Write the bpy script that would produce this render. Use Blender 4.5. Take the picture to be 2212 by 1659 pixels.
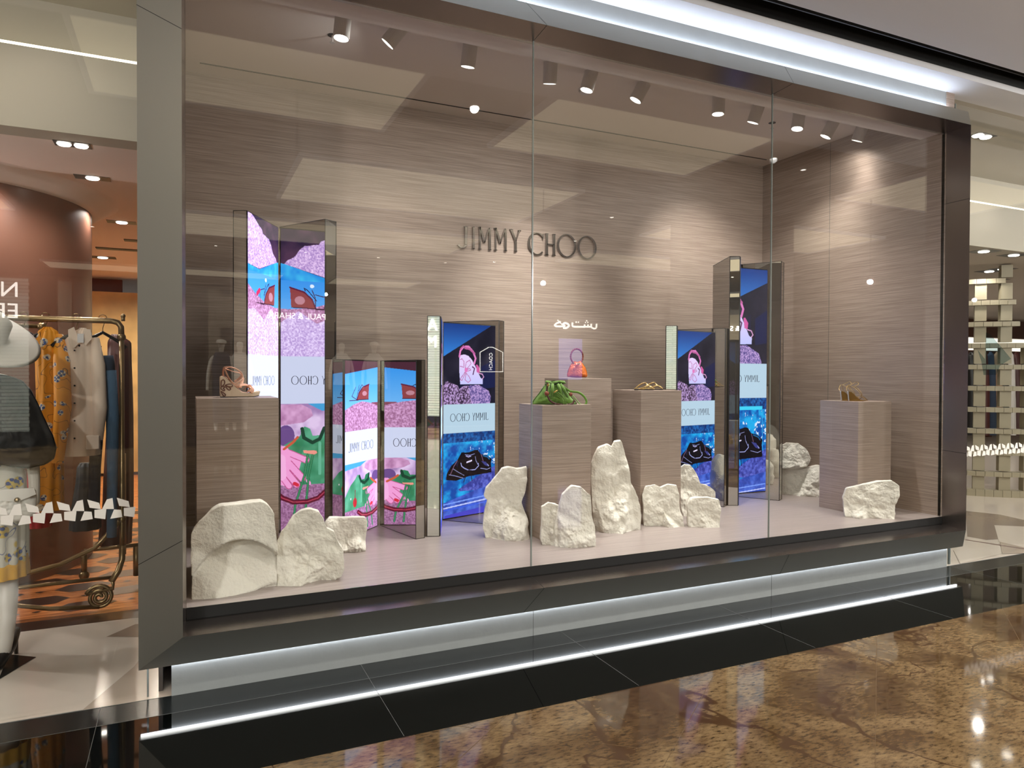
import bpy, bmesh, math, random
import numpy as np
from mathutils import Vector, Matrix, noise as mnoise

for o in list(bpy.data.objects): bpy.data.objects.remove(o)
S = bpy.context.scene
COL = S.collection
rad = math.radians

# ------------------------------------------------------------------ camera
FPX, YAW, PITCH, ROLL, EYE = 1538.73, .4313, -.0133, .0041, 1.6
_f = Vector((math.sin(YAW)*math.cos(PITCH), math.cos(YAW)*math.cos(PITCH), math.sin(PITCH)))
_r0 = Vector((math.cos(YAW), -math.sin(YAW), 0)); _u0 = _r0.cross(_f)
_r = _r0*math.cos(ROLL)+_u0*math.sin(ROLL); _u = -_r0*math.sin(ROLL)+_u0*math.cos(ROLL)
cam_d = bpy.data.cameras.new('camera'); cam = bpy.data.objects.new('camera', cam_d); COL.objects.link(cam)
cam_d.sensor_fit = 'HORIZONTAL'; cam_d.sensor_width = 36; cam_d.lens = FPX/2212*36
cam_d.clip_start = .05; cam_d.clip_end = 200
M = Matrix((_r, _u, -_f)).transposed().to_4x4(); M.translation = (0, 0, EYE); cam.matrix_world = M
S.camera = cam
S.view_settings.view_transform = 'Standard'; S.view_settings.look = 'None'
S.view_settings.gamma = 1; S.view_settings.use_curve_mapping = False; S.view_settings.exposure = 0.0
S.cycles.caustics_reflective = False; S.cycles.caustics_refractive = False
S.cycles.max_bounces = 10; S.cycles.glossy_bounces = 6; S.cycles.transparent_max_bounces = 16
S.cycles.sample_clamp_indirect = 3.0
W = bpy.data.worlds.new('world'); S.world = W; W.use_nodes = True
W.node_tree.nodes['Background'].inputs[0].default_value = (.9, .85, .8, 1)
W.node_tree.nodes['Background'].inputs[1].default_value = .12

def area_light(name, loc, sx, sy, power, col, nx=3, ny=2):
    """a bank of small ceiling downlights covering sx by sy"""
    for i in range(nx):
        for j in range(ny):
            l = bpy.data.lights.new(name, 'SPOT'); l.spot_size = rad(160); l.spot_blend = 1; l.energy = power*2.2/(nx*ny); l.color = col; l.shadow_soft_size = .05
            o = bpy.data.objects.new(name, l); COL.objects.link(o); o.location = (loc[0]+sx*((i+.5)/nx-.5), loc[1]+sy*((j+.5)/ny-.5), loc[2])

# ------------------------------------------------------------------ pixel -> place
def ray(x, y): return (_r*((x-1106)/FPX)+_u*((829.5-y)/FPX)+_f)
def aty(x, y, Y): d = ray(x, y); t = Y/d.y; return Vector((d.x*t, Y, EYE+d.z*t))
def atz(x, y, z): d = ray(x, y); t = (z-EYE)/d.z; return Vector((d.x*t, d.y*t, z))
ZF = .431          # display floor
GY = 3.88          # glass plane
X0, X1 = .008, 5.739
PANE = (X1-X0)/3
YB = 5.946

# ------------------------------------------------------------------ materials
def srgb(r, g, b):
    f = lambda c: c/12.92 if c <= .04045 else ((c+.055)/1.055)**2.4
    return (f(r/255), f(g/255), f(b/255), 1)
def newmat(name):
    m = bpy.data.materials.new(name); m.use_nodes = True; nt = m.node_tree
    return m, nt, nt.nodes['Principled BSDF']
def mat(name, col, rough=.5, metal=0, spec=.5, emit=None, es=1, bump=0, bscale=40, coat=0, sheen=0, alpha=1, vary=0, vscale=8):
    m, nt, b = newmat(name)
    c = srgb(*col)
    b.inputs['Base Color'].default_value = c; b.inputs['Roughness'].default_value = rough
    b.inputs['Metallic'].default_value = metal; b.inputs['Specular IOR Level'].default_value = spec
    b.inputs['Coat Weight'].default_value = coat; b.inputs['Sheen Weight'].default_value = sheen
    b.inputs['Alpha'].default_value = alpha
    if emit: b.inputs['Emission Color'].default_value = srgb(*emit); b.inputs['Emission Strength'].default_value = es
    geo = nt.nodes.new('ShaderNodeNewGeometry')
    if vary:
        n = nt.nodes.new('ShaderNodeTexNoise'); n.inputs['Scale'].default_value = vscale; n.inputs['Detail'].default_value = 5
        nt.links.new(geo.outputs['Position'], n.inputs['Vector'])
        mx = nt.nodes.new('ShaderNodeMix'); mx.data_type = 'RGBA'
        mx.inputs[6].default_value = tuple(x*(1-vary) for x in c[:3])+(1,); mx.inputs[7].default_value = tuple(min(1, x*(1+vary)) for x in c[:3])+(1,)
        nt.links.new(n.outputs[0], mx.inputs[0]); nt.links.new(mx.outputs[2], b.inputs['Base Color'])
    if bump:
        n = nt.nodes.new('ShaderNodeTexNoise'); n.inputs['Scale'].default_value = bscale; n.inputs['Detail'].default_value = 6
        nt.links.new(geo.outputs['Position'], n.inputs['Vector'])
        bp = nt.nodes.new('ShaderNodeBump'); bp.inputs['Strength'].default_value = bump; bp.inputs['Distance'].default_value = .01
        nt.links.new(n.outputs[0], bp.inputs['Height']); nt.links.new(bp.outputs[0], b.inputs['Normal'])
    return m
def glow(name, col, strength):
    m = bpy.data.materials.new(name); m.use_nodes = True; nt = m.node_tree; nt.nodes.clear()
    e = nt.nodes.new('ShaderNodeEmission'); e.inputs[0].default_value = srgb(*col); e.inputs[1].default_value = strength
    o = nt.nodes.new('ShaderNodeOutputMaterial'); nt.links.new(e.outputs[0], o.inputs[0]); return m
def ramp(nt, src, stops):
    r = nt.nodes.new('ShaderNodeValToRGB'); el = r.color_ramp.elements
    while len(el) < len(stops): el.new(.5)
    for e, (p, c) in zip(el, stops): e.position = p; e.color = c
    nt.links.new(src, r.inputs[0]); return r
def mapping(nt, sc, rot=(0, 0, 0)):
    g = nt.nodes.new('ShaderNodeNewGeometry'); mp = nt.nodes.new('ShaderNodeMapping')
    mp.inputs['Scale'].default_value = sc; mp.inputs['Rotation'].default_value = rot
    nt.links.new(g.outputs['Position'], mp.inputs[0]); return mp
def wood(name, sc, c0, c1, rough=.45, k=1.0):
    """veneer with long wavy horizontal grain"""
    m, nt, b = newmat(name)
    warp = nt.nodes.new('ShaderNodeTexNoise'); warp.inputs['Scale'].default_value = 5; warp.inputs['Detail'].default_value = 3
    g = nt.nodes.new('ShaderNodeNewGeometry'); nt.links.new(g.outputs['Position'], warp.inputs['Vector'])
    add = nt.nodes.new('ShaderNodeVectorMath'); add.operation = 'MULTIPLY_ADD'
    nt.links.new(warp.outputs[1], add.inputs[0]); add.inputs[1].default_value = (.03*k, .03*k, .03*k); nt.links.new(g.outputs['Position'], add.inputs[2])
    mp = nt.nodes.new('ShaderNodeMapping'); mp.inputs['Scale'].default_value = sc; nt.links.new(add.outputs[0], mp.inputs[0])
    n = nt.nodes.new('ShaderNodeTexNoise'); n.inputs['Scale'].default_value = 1; n.inputs['Detail'].default_value = 4; n.inputs['Roughness'].default_value = .6
    nt.links.new(mp.outputs[0], n.inputs['Vector'])
    r = ramp(nt, n.outputs[0], [(.36, srgb(*c0)), (.5, srgb(*[(a+b_)/2 for a, b_ in zip(c0, c1)])), (.62, srgb(*c1))])
    nt.links.new(r.outputs[0], b.inputs['Base Color']); b.inputs['Roughness'].default_value = rough
    bp = nt.nodes.new('ShaderNodeBump'); bp.inputs['Strength'].default_value = .25; bp.inputs['Distance'].default_value = .003
    nt.links.new(n.outputs[0], bp.inputs['Height']); nt.links.new(bp.outputs[0], b.inputs['Normal'])
    return m
M_wall = wood('veneer_wall', (2.4, 2.4, 170), (134, 118, 107), (164, 147, 135), k=.3)
M_ped = wood('veneer_plinth', (2.6, 2.6, 190), (138, 122, 111), (166, 149, 138), k=.28)
M_dfloor = wood('veneer_floor', (2.0, 100, 2), (148, 137, 134), (168, 156, 153), .3, .3)

def granite():
    m, nt, b = newmat('brown_granite')
    mp = mapping(nt, (1, 1, 1), (0, 0, rad(35)))
    wv = nt.nodes.new('ShaderNodeTexNoise'); wv.inputs['Scale'].default_value = 1.6; wv.inputs['Detail'].default_value = 8; wv.inputs['Distortion'].default_value = 1.2
    nt.links.new(mp.outputs[0], wv.inputs['Vector'])
    base = ramp(nt, wv.outputs[0], [(.3, srgb(66, 46, 28)), (.45, srgb(92, 72, 47)), (.56, srgb(120, 99, 70)), (.7, srgb(80, 57, 33))])
    mp2 = mapping(nt, (22, 60, 22), (0, 0, rad(35)))
    n2 = nt.nodes.new('ShaderNodeTexNoise'); n2.inputs['Scale'].default_value = 1; n2.inputs['Detail'].default_value = 6; n2.inputs['Roughness'].default_value = .7
    nt.links.new(mp2.outputs[0], n2.inputs['Vector'])
    spk = ramp(nt, n2.outputs[0], [(.36, (0.02, .015, .012, 1)), (.43, (.55, .5, .45, 1)), (.55, (1, 1, 1, 1)), (.7, (1.25, 1.2, 1.1, 1))])
    mx = nt.nodes.new('ShaderNodeMix'); mx.data_type = 'RGBA'; mx.blend_type = 'MULTIPLY'; mx.inputs[0].default_value = .85
    nt.links.new(base.outputs[0], mx.inputs[6]); nt.links.new(spk.outputs[0], mx.inputs[7])
    # thin iron-coloured veins
    v = nt.nodes.new('ShaderNodeTexNoise'); v.inputs['Scale'].default_value = .9; v.inputs['Detail'].default_value = 5; v.inputs['Distortion'].default_value = .6
    nt.links.new(mp.outputs[0], v.inputs['Vector'])
    vr = ramp(nt, v.outputs[0], [(.49, (0, 0, 0, 1)), (.497, (1, 1, 1, 1)), (.503, (1, 1, 1, 1)), (.51, (0, 0, 0, 1))])
    mv = nt.nodes.new('ShaderNodeMix'); mv.data_type = 'RGBA'; nt.links.new(vr.outputs[0], mv.inputs[0])
    nt.links.new(mx.outputs[2], mv.inputs[6]); mv.inputs[7].default_value = srgb(62, 42, 25)
    nt.links.new(mv.outputs[2], b.inputs['Base Color']); b.inputs['Roughness'].default_value = .06; b.inputs['Specular IOR Level'].default_value = .6
    return m
M_granite = granite()
M_black = mat('black_granite', (7, 9, 9), .035, 0, .75)
M_honed = mat('honed_black_granite', (24, 27, 27), .22, 0, .5)
M_joint = mat('pale_grout', (84, 86, 84), .5)
M_grout2 = mat('tan_grout', (92, 71, 45), .3)
M_frame = mat('bronze_steel', (182, 180, 171), .4, .9, .5, bump=.05, bscale=300)
M_reveal = mat('bronze_steel_inner', (134, 126, 122), .22, .95)
M_seam = mat('dark_seam', (22, 20, 18), .6)
M_recess = mat('recess_black', (6, 6, 6), .7)
M_plinthwall = mat('grey_plinth_board', (150, 154, 154), .45, 0, .4, bump=.15, bscale=25, vary=.08)
M_white = mat('soffit_white', (222, 222, 224), .6)
M_dceil = mat('display_ceiling', (232, 226, 220), .7)
M_mceil = mat('mall_ceiling', (214, 214, 216), .8)
M_mceil2 = mat('mall_ceiling_olive', (190, 184, 150), .8)
M_mirror = mat('mirror', (205, 203, 196), .0, 1)
M_mirror.node_tree.nodes['Principled BSDF'].inputs['Roughness'].default_value = 0
M_edge = mat('mirror_black_edge', (14, 14, 16), .3)
M_letter = mat('polished_steel_letters', (210, 208, 210), .12, 1)
M_rock = mat('white_plaster_rock', (232, 228, 217), .75, 0, .25, bump=.7, bscale=70, vary=.05, vscale=5)
M_can = mat('grey_lamp_can', (205, 204, 202), .4, .1)
M_lens = glow('lamp_lens', (255, 248, 235), 14)
M_ledw = glow('white_led_strip', (246, 249, 255), 15)
M_ledc = glow('cream_led_strip', (255, 240, 206), 5)
M_coffer = glow('backlit_coffer', (250, 232, 198), 1.25)
M_sign = glow('lit_sign_letters', (255, 250, 240), 9)
M_ledtop = glow('white_led_strip_top', (222, 234, 255), 34)
M_blk = mat('black', (12, 12, 13), .4)
def glassmat(name, tint=(1, 1, 1), k=1.0):
    m = bpy.data.materials.new(name); m.use_nodes = True; nt = m.node_tree; nt.nodes.clear()
    lw = nt.nodes.new('ShaderNodeLayerWeight'); lw.inputs[0].default_value = .5
    p = nt.nodes.new('ShaderNodeMath'); p.operation = 'POWER'; nt.links.new(lw.outputs['Facing'], p.inputs[0]); p.inputs[1].default_value = 5
    a = nt.nodes.new('ShaderNodeMath'); a.operation = 'MULTIPLY_ADD'; nt.links.new(p.outputs[0], a.inputs[0]); a.inputs[1].default_value = .92; a.inputs[2].default_value = .04*k
    t = nt.nodes.new('ShaderNodeBsdfTransparent'); t.inputs[0].default_value = (*tint, 1)
    g = nt.nodes.new('ShaderNodeBsdfGlossy'); g.inputs['Roughness'].default_value = 0; g.inputs[0].default_value = (1, 1, 1, 1)
    mx = nt.nodes.new('ShaderNodeMixShader'); o = nt.nodes.new('ShaderNodeOutputMaterial')
    nt.links.new(a.outputs[0], mx.inputs[0]); nt.links.new(t.outputs[0], mx.inputs[1]); nt.links.new(g.outputs[0], mx.inputs[2]); nt.links.new(mx.outputs[0], o.inputs[0])
    return m
M_glass = glassmat('shop_glass', (.985, .99, .985), 1.15)
M_glassedge = mat('glass_edge', (120, 128, 124), .2, 0, .8)

# ------------------------------------------------------------------ mesh helpers
class MB:
    def __init__(s): s.v = []; s.f = []; s.m = []
    def face(s, idx, mi=0): s.f.append(list(idx)); s.m.append(mi)
    def poly(s, pts, mi=0):
        n = len(s.v); s.v += [Vector(p) for p in pts]; s.face(range(n, n+len(pts)), mi)
    def box(s, a, b, mi=0):
        x0, y0, z0 = a; x1, y1, z1 = b; n = len(s.v)
        s.v += [Vector(p) for p in ((x0, y0, z0), (x1, y0, z0), (x1, y1, z0), (x0, y1, z0), (x0, y0, z1), (x1, y0, z1), (x1, y1, z1), (x0, y1, z1))]
        for f in ((0, 3, 2, 1), (4, 5, 6, 7), (0, 1, 5, 4), (1, 2, 6, 5), (2, 3, 7, 6), (3, 0, 4, 7)): s.face([n+i for i in f], mi)
    def prism(s, pts, z0, z1, mi=0):
        """plan polygon extruded in z"""
        n = len(s.v); k = len(pts)
        s.v += [Vector((p[0], p[1], z0)) for p in pts]+[Vector((p[0], p[1], z1)) for p in pts]
        s.face(range(n+k-1, n-1, -1), mi); s.face(range(n+k, n+2*k), mi)
        for i in range(k): j = (i+1) % k; s.face((n+i, n+j, n+k+j, n+k+i), mi)
    def extr(s, pts, d, mi=0):
        """3D polygon pushed along d"""
        n = len(s.v); k = len(pts); d = Vector(d)
        s.v += [Vector(p) for p in pts]+[Vector(p)+d for p in pts]
        s.face(range(n, n+k), mi); s.face(range(n+2*k-1, n+k-1, -1), mi)
        for i in range(k): j = (i+1) % k; s.face((n+j, n+i, n+k+i, n+k+j), mi)
    def tube(s, pts, r, seg=10, closed=False, mi=0, flat=1.0, up=None, cap=True):
        pts = [Vector(p) for p in pts]; k = len(pts); rings = []
        rr = r if isinstance(r, (list, tuple)) else [r]*k
        prev = None
        for i, p in enumerate(pts):
            a = pts[(i-1) % k] if (closed or i > 0) else p; b = pts[(i+1) % k] if (closed or i < k-1) else p
            t = (b-a).normalized()
            ref = up if up is not None else (prev if prev is not None else (Vector((0, 0, 1)) if abs(t.z) < .9 else Vector((0, 1, 0))))
            ref = Vector(ref); nrm = (ref-t*ref.dot(t))
            if nrm.length < 1e-6: nrm = t.orthogonal()
            nrm.normalize(); bi = t.cross(nrm); prev = nrm
            n = len(s.v); rings.append(n)
            for q in range(seg):
                an = 2*math.pi*q/seg
                s.v.append(p+nrm*math.cos(an)*rr[i]*flat+bi*math.sin(an)*rr[i])
        for i in range(k if closed else k-1):
            a, b = rings[i], rings[(i+1) % k]
            for q in range(seg): s.face((a+q, a+(q+1) % seg, b+(q+1) % seg, b+q), mi)
        if not closed and cap:
            s.face([rings[0]+q for q in range(seg-1, -1, -1)], mi); s.face([rings[-1]+q for q in range(seg)], mi)
    def cyl(s, a, b, r, seg=24, r2=None, mi=0): s.tube([a, b], [r, r if r2 is None else r2], seg, mi=mi)
    def ball(s, c, r, seg=14, sc=(1, 1, 1), mi=0):
        c = Vector(c); n0 = len(s.v); h = seg//2+1
        for i in range(h+1):
            th = math.pi*i/h
            for q in range(seg):
                ph = 2*math.pi*q/seg
                s.v.append(c+Vector((r*sc[0]*math.sin(th)*math.cos(ph), r*sc[1]*math.sin(th)*math.sin(ph), r*sc[2]*math.cos(th))))
        for i in range(h):
            for q in range(seg): s.face((n0+i*seg+q, n0+(i+1)*seg+q, n0+(i+1)*seg+(q+1) % seg, n0+i*seg+(q+1) % seg), mi)
    def lathe(s, prof, c, seg=32, mi=0):
        n0 = len(s.v); c = Vector(c)
        for r, z in prof:
            for q in range(seg): an = 2*math.pi*q/seg; s.v.append(c+Vector((r*math.cos(an), r*math.sin(an), z)))
        for i in range(len(prof)-1):
            for q in range(seg): s.face((n0+i*seg+q, n0+i*seg+(q+1) % seg, n0+(i+1)*seg+(q+1) % seg, n0+(i+1)*seg+q), mi)
    def build(s, name, mats, parent=None, smooth=False, bevel=0, merge=False):
        me = bpy.data.meshes.new(name); me.from_pydata([tuple(v) for v in s.v], [], s.f)
        for m in (mats if isinstance(mats, (list, tuple)) else [mats]): me.materials.append(m)
        me.polygons.foreach_set('material_index', s.m)
        if merge:
            bm = bmesh.new(); bm.from_mesh(me); bmesh.ops.remove_doubles(bm, verts=bm.verts, dist=1e-5)
            bmesh.ops.recalc_face_normals(bm, faces=bm.faces); bm.to_mesh(me); bm.free()
        if smooth: me.polygons.foreach_set('use_smooth', [True]*len(me.polygons))
        me.update(); o = bpy.data.objects.new(name, me); COL.objects.link(o)
        if parent is not None:
            o.parent = parent; o.matrix_parent_inverse = Matrix.Translation(-parent.location)
        if bevel:
            b = o.modifiers.new('bevel', 'BEVEL'); b.width = bevel; b.segments = 2; b.limit_method = 'ANGLE'
        return o
def tag(o, label, cat, group=None):
    o['label'] = label; o['category'] = cat
    if group: o['group'] = group
    return o
def struct(o): o['kind'] = 'structure'; return o
def thing(name, label, cat, loc, group=None):
    o = bpy.data.objects.new(name, None); COL.objects.link(o); o.location = loc; o.empty_display_size = .1
    return tag(o, label, cat, group)

def smooth3(pts, n=6, closed=False):
    pts = [Vector(p) for p in pts]; out = []; N = len(pts)
    for i in range(N if closed else N-1):
        g = (lambda k: pts[k % N]) if closed else (lambda k: pts[max(0, min(N-1, k))])
        p0, p1, p2, p3 = g(i-1), g(i), g(i+1), g(i+2)
        for k in range(n):
            t = k/n; out.append(.5*((2*p1)+(p2-p0)*t+(2*p0-5*p1+4*p2-p3)*t*t+(3*p1-p0-3*p2+p3)*t**3))
    if not closed: out.append(pts[-1])
    return out
# ================================================================== SETTING
# floors ------------------------------------------------------------
b = MB(); b.box((-14, -16, -.1), (30, 3.03, 0))
for k in range(-12, 26):                       # diagonal tile joints on the granite
    c = k*1.25
    for sgn in (1, -1):
        d = Vector((math.cos(rad(38)), sgn*math.sin(rad(38)), 0)); 
        # clip to y in [-2,3.03]
        y0, y1 = -2.0, 3.03
        t0, t1 = (y0)/d.y, (y1)/d.y
        p0 = Vector((c, 0, .0006))+d*t0; p1 = Vector((c, 0, .0006))+d*t1
        n = Vector((-d.y, d.x, 0))*.0012
        b.poly((p0-n, p1-n, p1+n, p0+n) if sgn > 0 else (p0+n, p1+n, p1-n, p0-n), 1)
struct(b.build('floor', [M_granite, M_grout2]))
b = MB(); b.box((-14, 3.03, -.1), (30, 3.69, 0))
for k in range(-8, 20):
    x = .88+1.245*k; b.box((x-.001, 3.04, -.05), (x+.001, 3.69, .0007), 1)
struct(b.build('floor_black_border', [M_black, M_joint]))
b = MB(); b.box((-14, 3.6925, -.1), (30, 3.9, 0)); b.box((-14, 3.69, -.1), (30, 3.6925, .0005), 1); b.box((-14, 3.893, -.1), (30, 3.9, .0012), 1)
for k in range(-8, 20):
    x = .88+1.245*k; b.box((x-.0013, 3.692, -.05), (x+.0013, 3.895, .0008), 1)
struct(b.build('floor_honed_strip', [M_honed, M_joint]))
# terrazzo shop aprons with big angular patches
M_tz = [mat('terrazzo_light', (206, 196, 184), .16, vary=.04), mat('terrazzo_mid', (172, 158, 144), .16, vary=.04), mat('terrazzo_dark', (140, 126, 114), .16, vary=.05), mat('terrazzo_black', (26, 24, 24), .2), mat('thin_bronze_line', (120, 96, 90), .3)]
b = MB(); b.box((-14, 3.9, -.1), (-.0, 5.24, 0))
_zs = [.001]
def P(*a): _zs[0] += .0004; return [(*atz(x, y, .0)[:2], _zs[0]) for x, y in a]
b.poly(P((177, 1535), (290, 1440), (318, 1400), (420, 1400), (420, 1495)), 1)
b.poly(P((230, 1376), (292, 1349), (330, 1345), (330, 1376)), 2)
b.poly(P((-2, 1465), (20, 1414), (78, 1420), (0, 1467)), 3)
struct(b.build('floor_terrazzo_left', M_tz))
b = MB(); b.box((5.8, 3.9, -.1), (30, 14, 0))
b.poly(P((2086, 1104), (2160, 1112), (2330, 1150), (2330, 1180), (2212, 1160), (2090, 1170)), 2)
b.poly(P((2148, 1135), (2300, 1142), (2300, 1200), (2212, 1184), (2158, 1171)), 0)
b.poly(P((2090, 1160), (2158, 1172), (2164, 1197), (2074, 1218), (2060, 1190)), 0)
b.poly(P((2160, 1171), (2240, 1190), (2240, 1194), (2212, 1196), (2165, 1197)), 1)
b.poly(P((2086, 1166), (2215, 1186), (2215, 1188), (2086, 1167.5)), 4)
struct(b.build('floor_terrazzo_right', M_tz))
# shop timber floor with long dark hexagons
M_ow = wood('orange_timber', (3, 40, 3), (150, 84, 42), (214, 138, 82), .25)
M_dw = mat('dark_wenge', (48, 26, 22), .3)
b = MB(); b.box((-14, 5.3, -.1), (-.0, 14, 0)); b.box((-14, 5.24, -.1), (0, 5.42, .001), 1)
du = Vector((1, .12, 0)).normalized(); dv = Vector((-.12, 1, 0)).normalized()
for i in range(-8, 3):
    for j in range(0, 16):
        c = Vector((-.62, 5.66, .0016))+du*(i*.56+(.28 if j % 2 else 0))+dv*(j*.25)
        if c.y-.11 < 5.44 or c.x+.2 > 0: continue
        b.poly([c+du*x+dv*y for x, y in ((-.19, 0), (-.1, -.1), (.1, -.1), (.19, 0), (.1, .1), (-.1, .1))], 1)
        b.poly([c+du*x+dv*y for x, y in ((.25, .0), (.28, -.02), (.31, .0), (.28, .02))], 1)
struct(b.build('floor_timber', [M_ow, M_dw]))

# display box ---------------------------------------------------------
b = MB(); b.box((X0-.0, GY+.005, ZF-.05), (X1, YB, ZF)); struct(b.build('floor_display', M_dfloor))
b = MB(); b.box((X0-.1, YB, ZF-.05), (X1+.1, YB+.1, 4.0)); struct(b.build('wall_back', M_wall))
b = MB(); b.box((X1, GY+.005, ZF-.05), (X1+.1, YB, 4.0)); b.box((X1-.0015, 5.05, ZF), (X1, 5.053, 3.88), 1); struct(b.build('wall_right', [M_wall, M_joint]))
b = MB(); b.box((X0-.1, GY+.005, ZF-.05), (X0, YB, 4.0)); struct(b.build('wall_left', M_wall))
b = MB()
b.box((X0, 4.114, 3.88), (X1, YB, 3.93)); b.box((X0+.1, 5.735, 3.876), (X1-.15, 5.747, 3.8805), 1)
struct(b.build('ceiling', [M_dceil, M_recess]))
b = MB(); b.box((X0, GY+.02, 3.627), (X1, 4.114, 3.93)); struct(b.build('ceiling_bulkhead', M_dceil))
# plinth wall under the window
b = MB(); b.box((-.06, 3.89, 0), (5.82, 3.96, .37)); b.box((-.06, 3.96, 0), (-.04, 5.9, .37)); b.box((5.8, 3.96, 0), (5.82, 5.9, .37))
for x in (1.94, 3.87): b.box((x-.001, 3.8892, 0), (x+.001, 3.89, .3), 1)
struct(b.build('wall_plinth', [M_plinthwall, M_seam]))
# recess wall above and white soffit
b = MB(); b.box((-.06, 3.89, 3.68), (5.79, 3.96, 3.96)); struct(b.build('wall_above_window', M_plinthwall))
b = MB(); b.box((-14, 3.655, 3.955), (30, 3.96, 4.0)); struct(b.build('ceiling_soffit', M_white))
b = MB(); b.box((-14, 3.655, 4.0), (30, 3.67, 4.5)); b.box((-14, 3.49, 4.0), (30, 3.5, 4.5)); b.box((-14, 3.49, 4.5), (30, 3.67, 4.51)); struct(b.build('ceiling_black_slot', M_recess))
b = MB(); b.box((-14, 3.36, 4.03), (30, 3.5, 4.06)); struct(b.build('ceiling_groove', M_mceil2))
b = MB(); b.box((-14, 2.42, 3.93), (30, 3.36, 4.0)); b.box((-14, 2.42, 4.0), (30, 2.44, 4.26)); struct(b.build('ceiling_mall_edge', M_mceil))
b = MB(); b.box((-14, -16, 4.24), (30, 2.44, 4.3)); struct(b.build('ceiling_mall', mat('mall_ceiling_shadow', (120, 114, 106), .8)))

# frame: four flared members ------------------------------------------
a_, p_, o_, q_ = .016, 3.691, .21, 3.84     # reveal flare, front Y, bevel offset, bevel back Y
def member(name, side):
    """inner edge at the glass, front lip, outer bevel edge, back"""
    def corner(kx, kz, off, Y):
        x = (X0-off) if kx == 0 else (X1+off); z = (.3925+0-off+.016 if kz == 0 else 3.612+off)
        if kz == 0 and abs(off) < .001: z = .352+.016
        return Vector((x, Y, z))
    rings = [(0, GY+.015), (a_, p_), (o_, q_), (o_, q_+.04), (0, q_+.08)]
    prof = []
    for off, Y in rings:
        zlo = {0: .37, a_: .3525, o_: .170}[off]; zhi = {0: 3.612, a_: 3.624, o_: 3.81}[off]
        prof.append((Vector((X0-off, Y, zlo)), Vector((X1+off, Y, zlo)), Vector((X1+off, Y, zhi)), Vector((X0-off, Y, zhi))))
    i, j = {'bottom': (0, 1), 'right': (1, 2), 'top': (2, 3), 'left': (3, 0)}[side]
    b = MB()
    for k in range(len(prof)):
        A, B = prof[k], prof[(k+1) % len(prof)]
        b.poly((A[i], A[j], B[j], B[i]), 1 if k == 0 else 0)
    b.poly([r[i] for r in prof]); b.poly([r[j] for r in reversed(prof)])
    # panel joints
    def joint(t0, t1, k):
        A, B = prof[k], prof[k+1]
        n = (A[j]-A[i]).cross(B[i]-A[i]).normalized()
        if n.y > 0: n = -n
        e = (A[j]-A[i]).normalized()*.0016
        p0 = A[i].lerp(A[j], t0); p1 = B[i].lerp(B[j], t1)
        b.poly((p0-e+n*.0008, p0+e+n*.0008, p1+e+n*.0008, p1-e+n*.0008), 2)
    if side == 'bottom':
        for t in (1/3, 2/3): joint(t, t, 0); joint(t, t, 1)
    if side == 'top':
        for t in (1/3, 2/3): joint(t, t, 0); joint(t, t, 1)
    if side == 'left':
        for t in (.127, .86): joint(t, t, 1)
    if side == 'right':
        for t in (.19, .82): joint(t, t, 0)
    return struct(b.build('trim_'+name, [M_frame, M_reveal, M_seam]))
for i, s_ in enumerate(('bottom', 'right', 'top', 'left')): member(str(i+1), s_)
b = MB(); b.box((X0-.0, GY-.0, .36), (X1, GY+.004, ZF)); b.box((X0, GY, .37), (X1, GY+.03, .372)); struct(b.build('trim_5', M_recess))
# hidden LED lines above and below
b = MB(); b.box((-.195, 3.874, .160), (5.93, 3.884, .168)); o = b.build('led_strip', M_ledw); tag(o, 'white LED line under the bottom edge of the window frame, lighting the plinth', 'light strip')
b = MB(); b.box((-.1, 3.862, 3.811), (5.75, 3.876, 3.819)); o = b.build('led_strip', M_ledtop); tag(o, 'white LED line on top of the window frame, lighting the white soffit', 'light strip')
# panes
for k in range(3):
    b = MB(); xa = X0+PANE*k+(.003 if k else 0); xb = X0+PANE*(k+1)-(.003 if k < 2 else 0)
    b.box((xa, GY-.004, ZF+.001), (xb, GY+.004, 3.63)); o = b.build('window_%d' % (k+1), M_glass); struct(o)
for k in (1, 2):
    b = MB(); x = X0+PANE*k; b.box((x-.0035, GY-.004, ZF+.001), (x+.0035, GY+.006, 3.63)); struct(b.build('trim_%d' % (5+k), M_glassedge))
# neighbour shop glass either side
b = MB(); b.box((-8, 3.93, 0.0), (-.17, 3.94, 3.9)); struct(b.build('window_4', M_glass))
b = MB(); b.box((5.92, 3.93, 0.0), (16, 3.94, 3.9)); struct(b.build('window_5', M_glass))
b = MB(); b.box((-.17, 3.925, 0), (-.162, 3.945, 3.9)); b.box((5.91, 3.925, 0), (5.92, 3.945, 3.9)); struct(b.build('trim_8', M_glassedge))

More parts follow.
